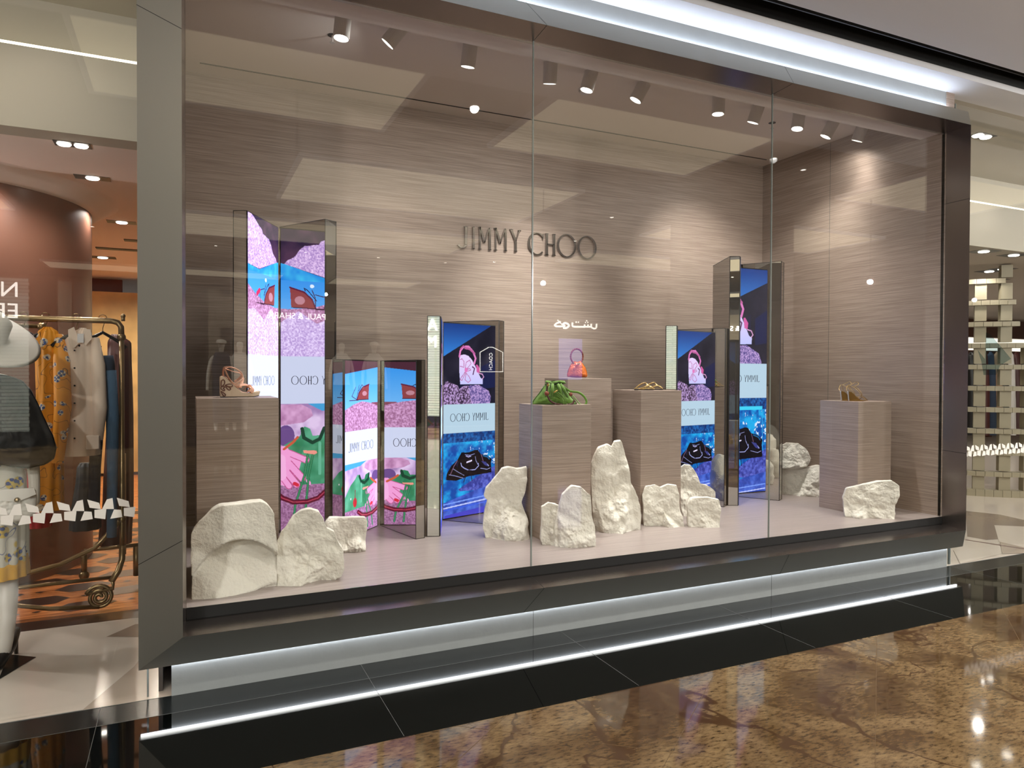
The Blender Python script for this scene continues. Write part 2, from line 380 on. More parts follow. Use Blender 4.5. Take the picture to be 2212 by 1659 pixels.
# ceilings of the neighbouring shops: bulkhead with cream LED lip
M_bulk = mat('cream_bulkhead', (186, 180, 166), .8); M_pink = mat('blush_ceiling', (244, 228, 220), .8); M_gceil = mat('pale_shop_ceiling', (196, 186, 176), .8)
for nm, xa, xb, mc in (('left', -14, -.12, M_pink), ('right', 5.86, 30, M_gceil)):
    b = MB(); b.box((xa, 3.96, 3.955), (xb, 5.4, 4.0)); b.box((xa, 5.38, 3.6), (xb, 5.42, 3.96)); struct(b.build('ceiling_apron_'+nm, M_bulk))
    b = MB(); b.box((xa, 5.2, 3.09), (xb, 5.23, 3.585)); b.box((xa, 5.23, 3.09), (xb, 5.4, 3.11)); struct(b.build('wall_bulkhead_'+nm, M_bulk))
    b = MB(); b.box((xa, 5.4, 3.09), (xb, 16, 3.15)); struct(b.build('ceiling_shop_'+nm, mc))
    b = MB(); b.box((xa, 5.202, 3.585), (xb, 5.225, 3.602)); o = b.build('cove_light', M_ledc); tag(o, 'warm LED line along the ceiling bulkhead of the %s neighbouring shop' % nm, 'light strip')
# outer sides of the display box seen from the shops
M_back = mat('dark_partition', (70, 62, 56), .6)
b = MB(); b.box((-.12, 3.97, 0), (-.1, 6.05, 3.95)); b.box((5.84, 3.97, 0), (5.86, 6.05, 3.95)); b.box((-.12, 6.046, 0), (5.86, 6.06, 3.95)); struct(b.build('wall_partition', M_back))
# shop back walls
M_onyx = mat('golden_onyx', (196, 164, 110), .25, vary=.45, vscale=3)
b = MB(); b.box((-14, 13, 0), (-.9, 13.1, 3.1)); struct(b.build('wall_shop_left', mat('rose_wall', (120, 62, 56), .5)))
b = MB(); b.box((-1.6, 12.6, .05), (.3, 12.7, 2.85)); struct(b.build('wall_onyx', M_onyx))
b = MB(); b.box((.25, 6.1, 0), (.35, 13, 3.1)); struct(b.build('wall_shop_side', mat('cream_wall', (200, 180, 150), .6)))
# E-PART2
# ================================================================== LED pictures (colours held on the panel mesh)
rng = np.random.RandomState(7)
def vnoise(H, Wd, fy, fx, seed=0, octs=4):
    r = np.random.RandomState(seed); out = np.zeros((H, Wd)); amp = 1; tot = 0
    for o in range(octs):
        gy, gx = int(fy*2**o)+2, int(fx*2**o)+2; g = r.rand(gy+1, gx+1)
        Y = np.linspace(0, gy-1.001, H); X = np.linspace(0, gx-1.001, Wd)
        yi = Y.astype(int); xi = X.astype(int); fyv = (Y-yi)[:, None]; fxv = (X-xi)[None, :]
        fyv = fyv*fyv*(3-2*fyv); fxv = fxv*fxv*(3-2*fxv)
        a = g[yi][:, xi]; b_ = g[yi][:, xi+1]; c = g[yi+1][:, xi]; d = g[yi+1][:, xi+1]
        out += amp*((a*(1-fxv)+b_*fxv)*(1-fyv)+(c*(1-fxv)+d*fxv)*fyv); tot += amp; amp *= .55
    return out/tot
class Canvas:
    def __init__(s, H, Wd):
        s.H, s.W = H, Wd; s.c = np.zeros((H, Wd, 3)); s.V, s.U = np.mgrid[0:H, 0:Wd]; s.V = s.V/(H-1); s.U = s.U/(Wd-1)
        s.asp = H/Wd
    def put(s, m, col): 
        col = np.array(col, float)/255
        s.c[m] = col if col.ndim == 1 else col[m]
    def pmask(s, pts):
        m = np.zeros((s.H, s.W), bool); n = len(pts)
        for i in range(n):
            x0, y0 = pts[i]; x1, y1 = pts[(i+1) % n]
            if y0 == y1: continue
            cond = ((s.V >= min(y0, y1)) & (s.V < max(y0, y1)))
            xi = x0+(s.V-y0)*(x1-x0)/(y1-y0); m ^= cond & (s.U < xi)
        return m
    def poly(s, pts, col): s.put(s.pmask(pts), col)
    def tex(s, m, c0, c1, f=18, seed=1, contrast=2.2):
        f = f*1.8 if f > 12 else f
        n = vnoise(s.H, s.W, min(f*s.asp, s.H/2.2), min(f, s.W/2.2), seed, 3); n = np.clip((n-.5)*contrast+.5, 0, 1)[..., None]
        col = (np.array(c0)*(1-n)+np.array(c1)*n)/255; s.c[m] = col[m]
    def line(s, pts, w, col):
        m = np.zeros((s.H, s.W), bool)
        for (x0, y0), (x1, y1) in zip(pts[:-1], pts[1:]):
            ax, ay = x1-x0, (y1-y0)*s.asp; px, py = s.U-x0, (s.V-y0)*s.asp
            t = np.clip((px*ax+py*ay)/(ax*ax+ay*ay+1e-12), 0, 1)
            m |= ((px-t*ax)**2+(py-t*ay)**2) < (w/2)**2
        s.put(m, col)
    def ell(s, cx, cy, rx, ry, col, ang=0):
        px, py = s.U-cx, (s.V-cy)*s.asp; ry_ = ry*s.asp; c, n = math.cos(ang), math.sin(ang)
        s.put(((px*c+py*n)/rx)**2+((-px*n+py*c)/ry_)**2 < 1, col)
def grad(cv, a, b, v0, v1):
    t = np.clip((cv.V-v0)/(v1-v0), 0, 1)[..., None]; return np.array(a)*(1-t)+np.array(b)*t

def picture_pool(H, Wd, tall):
    """mirrored reading: pink flower wedge over the logo band, patent bag on blue water below"""
    cv = Canvas(H, Wd); ones = np.ones((H, Wd), bool)
    if tall:   # taller panel: same pictures at larger scale
        sc, du, dv0 = 1.42, -.42, -.03; bt, bb = .423, .577
    else: sc, du, dv0 = 1, 0, 0; bt, bb = .417, .565
    T = lambda pts: [((x-520)/898*sc+du, ((660+y/8.295)-697)/426*(1.14 if tall else 1)+(0 if not tall else -.02)) for x, y in pts]
    cv.put(ones, (34, 34, 46)); cv.tex(ones, (26, 26, 38), (46, 44, 58), 3, 2)
    cv.poly([(.3, .28), (.62, .2), (.62, .34), (.3, .36)], (30, 32, 58)); cv.poly([(.72, .22), (1, .18), (1, .33), (.72, .34)], (28, 34, 70))
    m = cv.pmask([(-.1, -.02), (.9, .0) if not tall else (1.05, .0), (1.02, .055) if tall else (.9, .003), (0, .17 if not tall else .165)])
    cv.put(m, grad(cv, (28, 62, 130), (52, 128, 205), 0, .15))
    # rock pile
    for pts, sd in (([(510, 1430), (575, 1350), (760, 1440), (800, 1560), (770, 1800), (510, 1800)], 3), ([(760, 1560), (800, 1480), (860, 1440), (1010, 1450), (1060, 1800), (740, 1800)], 4), ([(940, 1440), (1120, 1425), (1300, 1540), (1340, 1660), (1320, 1800), (1000, 1800)], 5)):
        cv.tex(cv.pmask(T(pts)), (58, 42, 62) if sd < 5 else (96, 84, 140), (196, 166, 214), 34, sd, 3.4)
    # wedge
    cv.put(cv.pmask(T([(780, 905), (800, 880), (870, 862), (940, 890), (1000, 960), (1060, 1080), (1110, 1190), (1150, 1290), (1195, 1325), (1190, 1412), (800, 1415), (785, 1200)])), grad(cv, (232, 214, 248), (176, 196, 246), .2, .4))
    pk = (226, 130, 190); pd = (188, 96, 150)
    L = lambda pts, w, c: cv.line(T(pts), w*sc, c)
    L([(785, 905), (800, 800), (850, 725), (940, 715), (1020, 810), (1065, 930), (1040, 1030)], .032, pk); L([(880, 745), (960, 760), (1045, 840)], .03, pd)
    L([(800, 770), (850, 705), (880, 745)], .02, pd)
    for q in ([(795, 960), (830, 945), (865, 1000), (860, 1100), (795, 1080)], [(880, 1130), (900, 1010), (960, 965), (985, 1030), (900, 1150)], [(900, 1160), (810, 1300), (800, 1330), (830, 1340), (890, 1200)], [(900, 1210), (880, 1330), (935, 1380), (980, 1340), (950, 1270), (900, 1210)], [(900, 1150), (960, 1120), (980, 1150), (930, 1170)]): L(q, .010, pd)
    cv.ell(*T([(900, 1150)])[0], .03*sc, .012, pk); L([(1010, 1090), (1045, 1120), (1020, 1230)], .02, (90, 50, 90))
    cv.poly(T([(1070, 1050), (1095, 1045), (1140, 1120), (1130, 1205), (1085, 1190)]), (212, 96, 160)); L([(1130, 1210), (1185, 1225), (1210, 1280), (1185, 1315)], .014, (226, 170, 210))
    # band
    cv.put((cv.V > bt) & (cv.V < bb), (184, 214, 222))
    lo = cv.V >= bb
    n = vnoise(H, Wd, 30, 9, 11, 5); cv.tex(lo, (10, 74, 160), (30, 176, 232), 9, 12, 2.6)
    w = lo & (vnoise(H, Wd, 60, 26, 13, 3) > .66) & (cv.U > .45) & (cv.V < bb+.2); cv.put(w, (216, 238, 250))
    cv.tex(lo & (cv.V < bb+.05), (14, 44, 100), (34, 110, 180), 16, 15)
    B = lambda pts: [((x-540)/760*(1.25 if tall else 1)-(.25 if tall else 0), bb+(.052+y/2945)*(.93 if not tall else .98)+(.03 if tall else 0)) for x, y in pts]
    if tall: cv.poly([(0, .615), (.9, .615), (.9, .63), (0, .63)], (64, 214, 240)); cv.line([(.9, .615), (.93, .93)], .012, (60, 190, 240))
    cv.tex(cv.pmask(B([(750, 780), (1050, 590), (1300, 450), (1320, 900), (1050, 830), (780, 812)])), (52, 60, 140), (98, 112, 206), 14, 17)
    cv.tex(cv.pmask(B([(540, 975), (1000, 825), (1320, 760), (1320, 1300), (540, 1300)])), (44, 70, 160), (82, 120, 220), 9, 18)
    for y0, y1, c in ((1000, 930, (120, 160, 240)), (1062, 990, (190, 205, 250)), (1095, 1040, (56, 96, 220))): cv.line(B([(540, y0), (1290, y1)]), .02, c)
    cv.poly(B([(560, 1180), (1320, 1100), (1320, 1500), (540, 1500)]), (70, 70, 190) if not tall else (92, 84, 176))
    cv.poly(B([(580, 600), (590, 500), (650, 380), (740, 290), (770, 230), (800, 170), (840, 178), (900, 182), (1000, 150), (1040, 158), (1085, 232), (1180, 260), (1250, 330), (1238, 400), (1250, 560), (1060, 572), (900, 582), (720, 632)]), (14, 12, 20))
    cv.line(B([(1120, 260), (1190, 290), (1215, 330)]), .02, (20, 100, 150))
    for q, wd in (([(790, 350), (800, 400), (840, 440), (900, 478), (1000, 480), (1050, 425), (1045, 380)], .011), ([(1150, 380), (1200, 440)], .018), ([(1000, 260), (1010, 330), (1040, 400)], .006), ([(620, 520), (700, 545), (820, 600)], .006), ([(680, 430), (760, 500), (840, 560)], .005), ([(1080, 470), (1180, 500), (1230, 480)], .007), ([(850, 215), (920, 235), (990, 215)], .006)): cv.line(B(q), wd, (178, 186, 240))
    cv.line(B([(878, 345), (945, 325)]), .022, (232, 226, 246)); cv.line(B([(865, 240), (900, 258), (935, 250)]), .012, (190, 190, 236)); cv.poly(B([(1090, 350), (1160, 370), (1200, 450), (1150, 430)]), (60, 66, 130)); cv.poly(B([(700, 330), (760, 310), (740, 420)]), (34, 30, 52))
    for q in ([(900, 480), (865, 560), (832, 668)], [(915, 480), (940, 560), (955, 668)]): cv.line(B(q), .014, (24, 16, 30))
    for q in ([(740, 300), (690, 390), (640, 520)], [(1090, 240), (1120, 350)]): cv.line(B(q), .008, (150, 110, 140))
    return cv.c[:, ::-1]      # stored as seen from the front of the panel
def picture_beach(H, Wd, tall):
    """reads from the hinge outwards: sandal on rock, logo band, hand on the green bag"""
    cv = Canvas(H, Wd); al = np.ones((H, Wd), bool)
    if tall: bt, bb = .42, .578
    else: bt, bb = .402, .587
    up = cv.V < bt
    if tall:
        cv.tex(up, (44, 32, 56), (78, 52, 74), 5, 21)
        sky = cv.pmask([(-.1, .112), (.05, .116), (.65, .158), (1.1, .15), (1.1, .4), (-.1, .4)])
        cv.tex(sky, (38, 128, 214), (70, 190, 230), 5, 22); cv.put(sky & (cv.V > .17), grad(cv, (64, 150, 226), (86, 170, 232), .17, .27))
        cv.tex(cv.pmask([(.05, .116), (.09, .104), (.17, .094), (.2, .088), (.26, .066), (.33, .052), (.4, .05), (.46, .046), (.53, .044), (.56, .032), (.66, .024), (.76, .012), (.86, .002), (1.1, -.01), (1.1, .15), (.65, .156)]), (166, 134, 190), (236, 208, 238), 30, 23, 2.2)
        sb = lambda pts: [((x-468)/535, (y-221)/2437) for x, y in pts]
        low = cv.pmask([(-.1, .262), (.1, .265), (.45, .257), (.8, .232), (1.1, .2), (1.1, .5), (-.1, .5)])
    else:
        cv.put(up, (74, 40, 52)); cv.put(up & (cv.V > .034+.042*cv.U), grad(cv, (60, 150, 222), (112, 182, 232), .05, .27))
        sb = lambda pts: [((x-485)/430, (y-147)/1342) for x, y in pts]
        low = cv.pmask([(-.1, .27), (.05, .262), (.3, .243), (.5, .235), (.75, .25), (1.1, .29), (1.1, .5), (-.1, .5)])
        cv.tex(cv.pmask([(-.1, .245), (.2, .245), (.2, .3), (-.1, .3)]), (112, 60, 70), (150, 90, 110), 12, 29)
    cv.tex(low & up, (150, 100, 132), (216, 168, 204), 26, 24, 2.0)
    if tall: cv.tex(cv.pmask([(-.1, .33), (.05, .3), (.25, .27), (.5, .31), (.8, .28), (1.1, .29), (1.1, bt), (-.1, bt)]), (178, 150, 204), (236, 220, 248), 30, 25, 2.0)
    if tall:
        wd = [(535, 690), (640, 722), (700, 780), (728, 855), (545, 850)]; dk = [(650, 712), (640, 690), (665, 705), (735, 790)]; ext = [(700, 705), (722, 760), (728, 850)], [(725, 740), (810, 760), (790, 860), (730, 860)], [(560, 850), (860, 858)]
    else:
        wd = [(603, 330), (690, 352), (740, 395), (765, 450), (612, 447)]; dk = [(680, 345), (700, 332), (740, 380)]; ext = [(735, 335), (755, 390), (770, 450)], [(780, 350), (830, 420), (760, 450)], [(610, 448), (860, 452)]
    cv.put(cv.pmask(sb(wd)), (140, 66, 66)); q = sb(wd); cx = sum(p[0] for p in q)/5; cy = sum(p[1] for p in q)/5
    cv.ell(cx-.04, cy+.005, .07, .014, (186, 132, 140)); cv.line(q[:4], .022, (96, 36, 60)); cv.line(sb(dk), .012, (40, 30, 60))
    for e in ext: cv.line(sb(e), .012, (70, 34, 60))
    cv.line([q[3], q[4]], .008, (60, 24, 40))
    if tall: cv.line(sb([(810, 760), (850, 790)]), .06, (200, 50, 90)); cv.ell((700-468)/535, .185, .03, .006, (220, 240, 250))
    cv.put((cv.V > bt) & (cv.V < bb), (202, 212, 228))
    lo = cv.V >= bb; cv.tex(lo, (160, 128, 172), (222, 200, 226), 5, 26)
    k = (1-bb)/.422
    G = lambda pts: [((x-572)/401*(1 if tall else .95), bb+((y+691)/1828-.578)*k) for x, y in pts]
    cv.poly(G([(720, 365), (1000, 365), (1000, 430), (800, 410)]), (70, 160, 205))
    cv.tex(cv.pmask(G([(560, 370), (690, 372), (740, 400), (752, 440), (700, 480), (560, 500)])), (170, 118, 156), (216, 168, 202), 8, 27)
    cv.ell(*G([(600, 560)])[0], .12, .035, (104, 74, 130))
    gm = cv.pmask(G([(545, 650), (600, 610), (680, 562), (688, 520), (705, 506), (735, 520), (750, 565), (800, 560), (812, 510), (840, 498), (868, 540), (930, 600), (1000, 720), (1000, 862), (560, 862)]))
    cv.tex(gm, (40, 118, 76), (88, 168, 128), 4, 28, 2)
    cv.line(G([(690, 520), (700, 575), (748, 606), (790, 585), (815, 520)]), .05, (18, 62, 44)); cv.line(G([(700, 620), (650, 760)]), .03, (52, 128, 92)); cv.line(G([(790, 610), (790, 800)]), .04, (100, 178, 140))
    cv.tex(cv.pmask(G([(560, 862), (1000, 862), (1000, 1200), (560, 1200)])), (128, 84, 116), (176, 128, 164), 30, 30)
    hand = (236, 158, 204); hd = (190, 84, 136)
    cv.poly(G([(540, 636), (600, 634), (648, 662), (690, 700), (676, 760), (640, 846), (590, 862), (540, 856)]), hand)
    for a, c, w in (((610, 660), (712, 712), .075), ((610, 720), (690, 822), .085), ((590, 760), (660, 858), .08), ((570, 790), (618, 866), .07)):
        cv.line(G([a, c]), w+.022, hd); cv.line(G([a, c]), w, hand)
    cv.line(G([(585, 655), (600, 740)]), .16, hand); cv.line(G([(570, 700), (575, 800)]), .14, (240, 176, 214))
    cv.line(G([(648, 852), (664, 862)]), .05, (206, 44, 66)); cv.line(G([(722, 838), (730, 858)]), .05, hand)
    for q in ([(722, 676), (705, 800), (652, 985), (640, 1100)], [(752, 678), (728, 800), (712, 985), (706, 1100)]): cv.line(G(q), .034, (34, 104, 66)); cv.line(G(q), .012, (70, 146, 100))
    cv.poly(G([(696, 652), (770, 656), (775, 672), (760, 680), (700, 668)]), (232, 150, 130))
    cv.line(G([(550, 905), (580, 935), (640, 965), (720, 968), (780, 950), (830, 905)]), .07, (92, 20, 44)); cv.line(G([(550, 905), (580, 935), (640, 965), (720, 968), (780, 950), (830, 905)]), .016, (170, 60, 80))
    cv.line(G([(590, 640), (640, 600), (665, 570)]), .035, (196, 90, 60))
    if not tall:
        cv.ell(*G([(872, 790)])[0], .055, .028, (176, 30, 44)); cv.line(G([(868, 660), (872, 770)]), .02, (120, 60, 60)); cv.ell(.83, bb+.2, .012, .006, (240, 240, 240))
    # bag continues towards the outer edge of the leaf
    return cv.c                # u = 0 at the hinge

# -------- deco logo glyphs (unit cap height; returned as outline pieces) ----
def stk(x0, y0, x1, y1, w): return [(x0-w/2, y0), (x0+w/2, y0), (x1+w/2, y1), (x1-w/2, y1)]
def arc(cx, cy, rx, ry, a0, a1, w0, w1, n=22):
    out = []
    for i in range(n):
        A, B = [rad(a0+(a1-a0)*t/n) for t in (i, i+1)]
        f = lambda a: w0+(w1-w0)*abs(math.cos(a))
        out.append([(cx+math.cos(A)*(rx-f(A)), cy+math.sin(A)*(ry-f(A))), (cx+math.cos(A)*rx, cy+math.sin(A)*ry), (cx+math.cos(B)*rx, cy+math.sin(B)*ry), (cx+math.cos(B)*(rx-f(B)), cy+math.sin(B)*(ry-f(B)))])
    return out
def serif(x, y, w=.16): return stk(x, y-.012, x, y+.012, w)
GL = {
 'J': (.50, [stk(.40, .12, .40, 1, .11), serif(.4, .99, .2)]+arc(.2, .17, .255, .2, 200, 350, .03, .1)),
 'I': (.22, [stk(.11, 0, .11, 1, .1), serif(.11, .01), serif(.11, .99)]),
 'M': (.66, [stk(.08, 0, .08, 1, .05), stk(.58, 0, .58, 1, .1), stk(.08, 1, .31, .32, .10), stk(.31, .32, .55, 1, .05), serif(.08, .01), serif(.58, .01), serif(.06, .99, .12)]),
 'Y': (.56, [stk(.30, 0, .30, .48, .1), stk(.30, .48, .06, 1, .1), stk(.31, .48, .50, 1, .05), serif(.3, .01), serif(.08, .99), serif(.5, .99)]),
 'C': (.74, arc(.42, .5, .4, .53, 48, 312, .03, .09)+[stk(.68, .72, .7, .98, .04)]),
 'H': (.52, [stk(.09, 0, .09, 1, .1), stk(.42, 0, .42, 1, .1), [(.09, .48), (.42, .48), (.42, .53), (.09, .53)], serif(.09, .01), serif(.42, .01), serif(.09, .99), serif(.42, .99)]),
 'O': (.96, arc(.47, .5, .46, .53, 0, 360, .035, .085, 40))}
LOGO = 'JIMMY CHOO'
def logo_cells(word=LOGO, gap=.08, space=.36):
    x = 0; out = []
    for ch in word:
        if ch == ' ': x += space; continue
        w, ps = GL[ch]; out.append((ch, x, w, ps)); x += w+gap
    return out, x-gap

# ================================================================== mirrored book screens
def dirh(h): h = rad(h); return Vector((math.sin(h), math.cos(h), 0))
def led_material():
    m = bpy.data.materials.new('led_picture'); m.use_nodes = True; nt = m.node_tree; nt.nodes.clear()
    a = nt.nodes.new('ShaderNodeAttribute'); a.attribute_name = 'picture'
    e = nt.nodes.new('ShaderNodeEmission'); e.inputs[1].default_value = 1.9
    g = nt.nodes.new('ShaderNodeGamma'); g.inputs[1].default_value = 1.0
    t = nt.nodes.new('ShaderNodeMix'); t.data_type = 'RGBA'; t.blend_type = 'MULTIPLY'; t.inputs[0].default_value = 1; t.inputs[7].default_value = (.98, .96, 1.16, 1)
    nt.links.new(a.outputs[0], t.inputs[6]); nt.links.new(t.outputs[2], e.inputs[0])
    o = nt.nodes.new('ShaderNodeOutputMaterial'); nt.links.new(e.outputs[0], o.inputs[0]); return m
M_led = led_material(); M_ink = mat('navy_logo_ink', (30, 32, 80), .6)
def screen(h, L, lL, Mh, lM, zt, t0, t1, zb, ztl, kind, tall, label, gap=.0, th=.1, leafL=None, mstart=0.0):
    """two hinged leaves standing in a V: an LED panel and a mirror. h hinge, L/Mh headings of the leaves"""
    hp = Vector((h[0], h[1], 0)); dl, dm = dirh(L), dirh(Mh); leafL = leafL or lL
    nl = Vector((-dl.y, dl.x, 0)); nm_ = Vector((dm.y, -dm.x, 0))
    if nl.dot(dm) > 0: nl = -nl          # nl points away from the mirror leaf
    if nm_.dot(dl) > 0: nm_ = -nm_
    root = thing('book_screen', label, 'display screen', (h[0], h[1], ZF), 'mirrored book screens in the window')
    b = MB(); A = hp+nl*.012; B = hp+dl*leafL+nl*.012; b.prism([A, B, B+nl*(th-.012), A+nl*(th-.012)], ZF, zt); leaf = b.build('led_leaf', M_mirror, root)
    b = MB()
    e = .004
    for p in (B, B+nl*(th-.012)): b.prism([p+Vector((-e/2, -e/2, 0)), p+Vector((e/2, -e/2, 0)), p+Vector((e/2, e/2, 0)), p+Vector((-e/2, e/2, 0))], ZF, zt+.001)
    for z in (ZF+.002, zt-.001): b.prism([A-nl*.001, B+dl*.001-nl*.001, B+dl*.001+nl*(th-.011), A+nl*(th-.011)], z-.002, z+.002)
    b.build('black_edging', M_edge, leaf)
    b = MB(); A = hp+dm*(.004+mstart); B2 = hp+dm*lM; b.prism([A, B2, B2+nm_*th, A+nm_*th], ZF, zt); leaf = b.build('mirror_leaf', M_mirror, root)
    b = MB()
    for p in (B2, B2+nm_*th): b.prism([p+Vector((-e/2, -e/2, 0)), p+Vector((e/2, -e/2, 0)), p+Vector((e/2, e/2, 0)), p+Vector((-e/2, e/2, 0))], ZF, zt+.001)
    for z in (ZF+.002, zt-.001): b.prism([A-nm_*.001, B2+dm*.001-nm_*.001, B2+dm*.001+nm_*(th+.001), A+nm_*(th+.001)], z-.002, z+.002)
    b.build('black_edging', M_edge, leaf)
    # picture mesh
    wid = t1-t0; hgt = ztl-zb; Wd = 170; H = int(Wd*hgt/wid)
    pic = (picture_beach if kind == 'beach' else picture_pool)(H, Wd, tall)
    us, vs = np.meshgrid(np.arange(Wd), np.arange(H))
    # beach: u=0 at hinge. pool: array is front view, left = front end of the leaf
    t = t0+wid*(us/(Wd-1)) if kind == 'beach' else t1-wid*(us/(Wd-1))
    z = ztl-hgt*(vs/(H-1)); off = nl*(.002)
    co = np.stack([hp.x+dl.x*t+off.x, hp.y+dl.y*t+off.y, z], -1).reshape(-1, 3)
    idx = np.arange(H*Wd).reshape(H, Wd); q = np.stack([idx[:-1, :-1], idx[1:, :-1], idx[1:, 1:], idx[:-1, 1:]], -1).reshape(-1, 4)
    me = bpy.data.meshes.new('led_panel'); me.vertices.add(len(co)); me.vertices.foreach_set('co', co.ravel())
    me.loops.add(q.size); me.loops.foreach_set('vertex_index', q.ravel()); me.polygons.add(len(q)); me.polygons.foreach_set('loop_start', np.arange(0, q.size, 4)); me.polygons.foreach_set('loop_total', np.full(len(q), 4)); me.update()
    at = me.color_attributes.new('picture', 'FLOAT_COLOR', 'POINT'); c = np.clip(pic, 0, 1)
    lin = np.where(c <= .04045, c/12.92, ((c+.055)/1.055)**2.4).reshape(-1, 3); rgba = np.concatenate([lin, np.ones((len(lin), 1))], 1).astype(np.float32)
    at.data.foreach_set('color', rgba.ravel()); me.materials.append(M_led)
    pn = bpy.data.objects.new('led_panel', me); COL.objects.link(pn); pn.parent = root; pn.matrix_parent_inverse = Matrix.Translation(-root.location)
    pn['label'] = 'glowing LED picture panel'
    b = MB(); A = hp+dl*(t0-.003); B = hp+dl*(t1+.003); b.prism([A+nl*.0035, B+nl*.0035, B+nl*.012, A+nl*.012], zb-.006, ztl+.006); b.build('panel_frame', M_edge, pn)
    # logo on the pale band, read from the front
    cells, tw = logo_cells(); bandv = {('beach', True): .5, ('beach', False): .495, ('pool', True): .49, ('pool', False): .485}[(kind, tall)]
    lw = wid*(.74 if kind == 'pool' else .76); s = lw/tw; sy = {('pool', False): .062, ('pool', True): .066, ('beach', False): .062, ('beach', True): .062}[(kind, tall)]
    zc = ztl-hgt*bandv-sy/2; st = t1-wid*(.14 if kind == 'pool' else .1)
    if tall and kind == 'pool': lw *= 1.12; s = lw/tw; st = t1-wid*.17
    for word in (cells[:5], cells[5:]):
        b = MB()
        for ch, x, w, ps in word:
            for p in ps: b.poly([hp+dl*(st-(x+px)*s)+nl*.0008+Vector((0, 0, zc+py*sy)) for px, py in p])
        b.build('logo_word', M_ink, pn)
    return root
ZL = {}
screen((.631, 5.452), 207.9, .529, 148.65, .492, 2.67, .012, .529, .44, 2.662, 'beach', True, 'tallest left mirrored screen, pink rock and green handbag picture, behind the left plinth')
screen((1.37, 5.414), 222, .66, 168.3, .577, 1.702, .035, .511, .437, 1.694, 'beach', False, 'lowest mirrored screen, sandal on rock and hand on green bag, second from left', leafL=.66, th=.07)
screen((1.873, 5.395), 200, .565, 136, .485, 2.018, .01, .56, .44, 2.01, 'pool', False, 'mirrored screen with black bag on blue water, left of the green handbag plinth', mstart=.0)
screen((4.112, 5.32), 216.4, .55, 147.8, .447, 2.018, .01, .55, .45, 2.01, 'pool', False, 'mirrored screen half hidden behind the plinth with the flat gold sandals')
screen((4.763, 5.446), 205.35, .558, 148.3, .54, 2.665, .01, .555, .44, 2.655, 'pool', True, 'tallest right mirrored screen with pink wedge and blue water picture')

# ================================================================== plinths
def plinth(x0, x1, y0, y1, zt, label):
    b = MB(); b.box((x0, y0, ZF), (x1, y1, zt)); o = b.build('display_plinth', M_ped, bevel=.0015); return tag(o, label, 'plinth', 'wood veneer display plinths')
plinth(.060, .49, 4.26, 4.68, 1.461, 'wood veneer plinth at far left carrying one wedge sandal')
plinth(2.284, 2.681, 4.453, 4.835, 1.384, 'front middle wood veneer plinth under the green handbag')
plinth(2.765, 3.172, 4.95, 5.35, 1.572, 'rear wood veneer plinth under the orange ring handle bag')
plinth(3.249, 3.64, 4.642, 5.047, 1.478, 'wood veneer plinth carrying the flat gold sandals')
plinth(5.147, 5.551, 4.218, 4.616, 1.382, 'wood veneer plinth at far right carrying gold wedge heels')

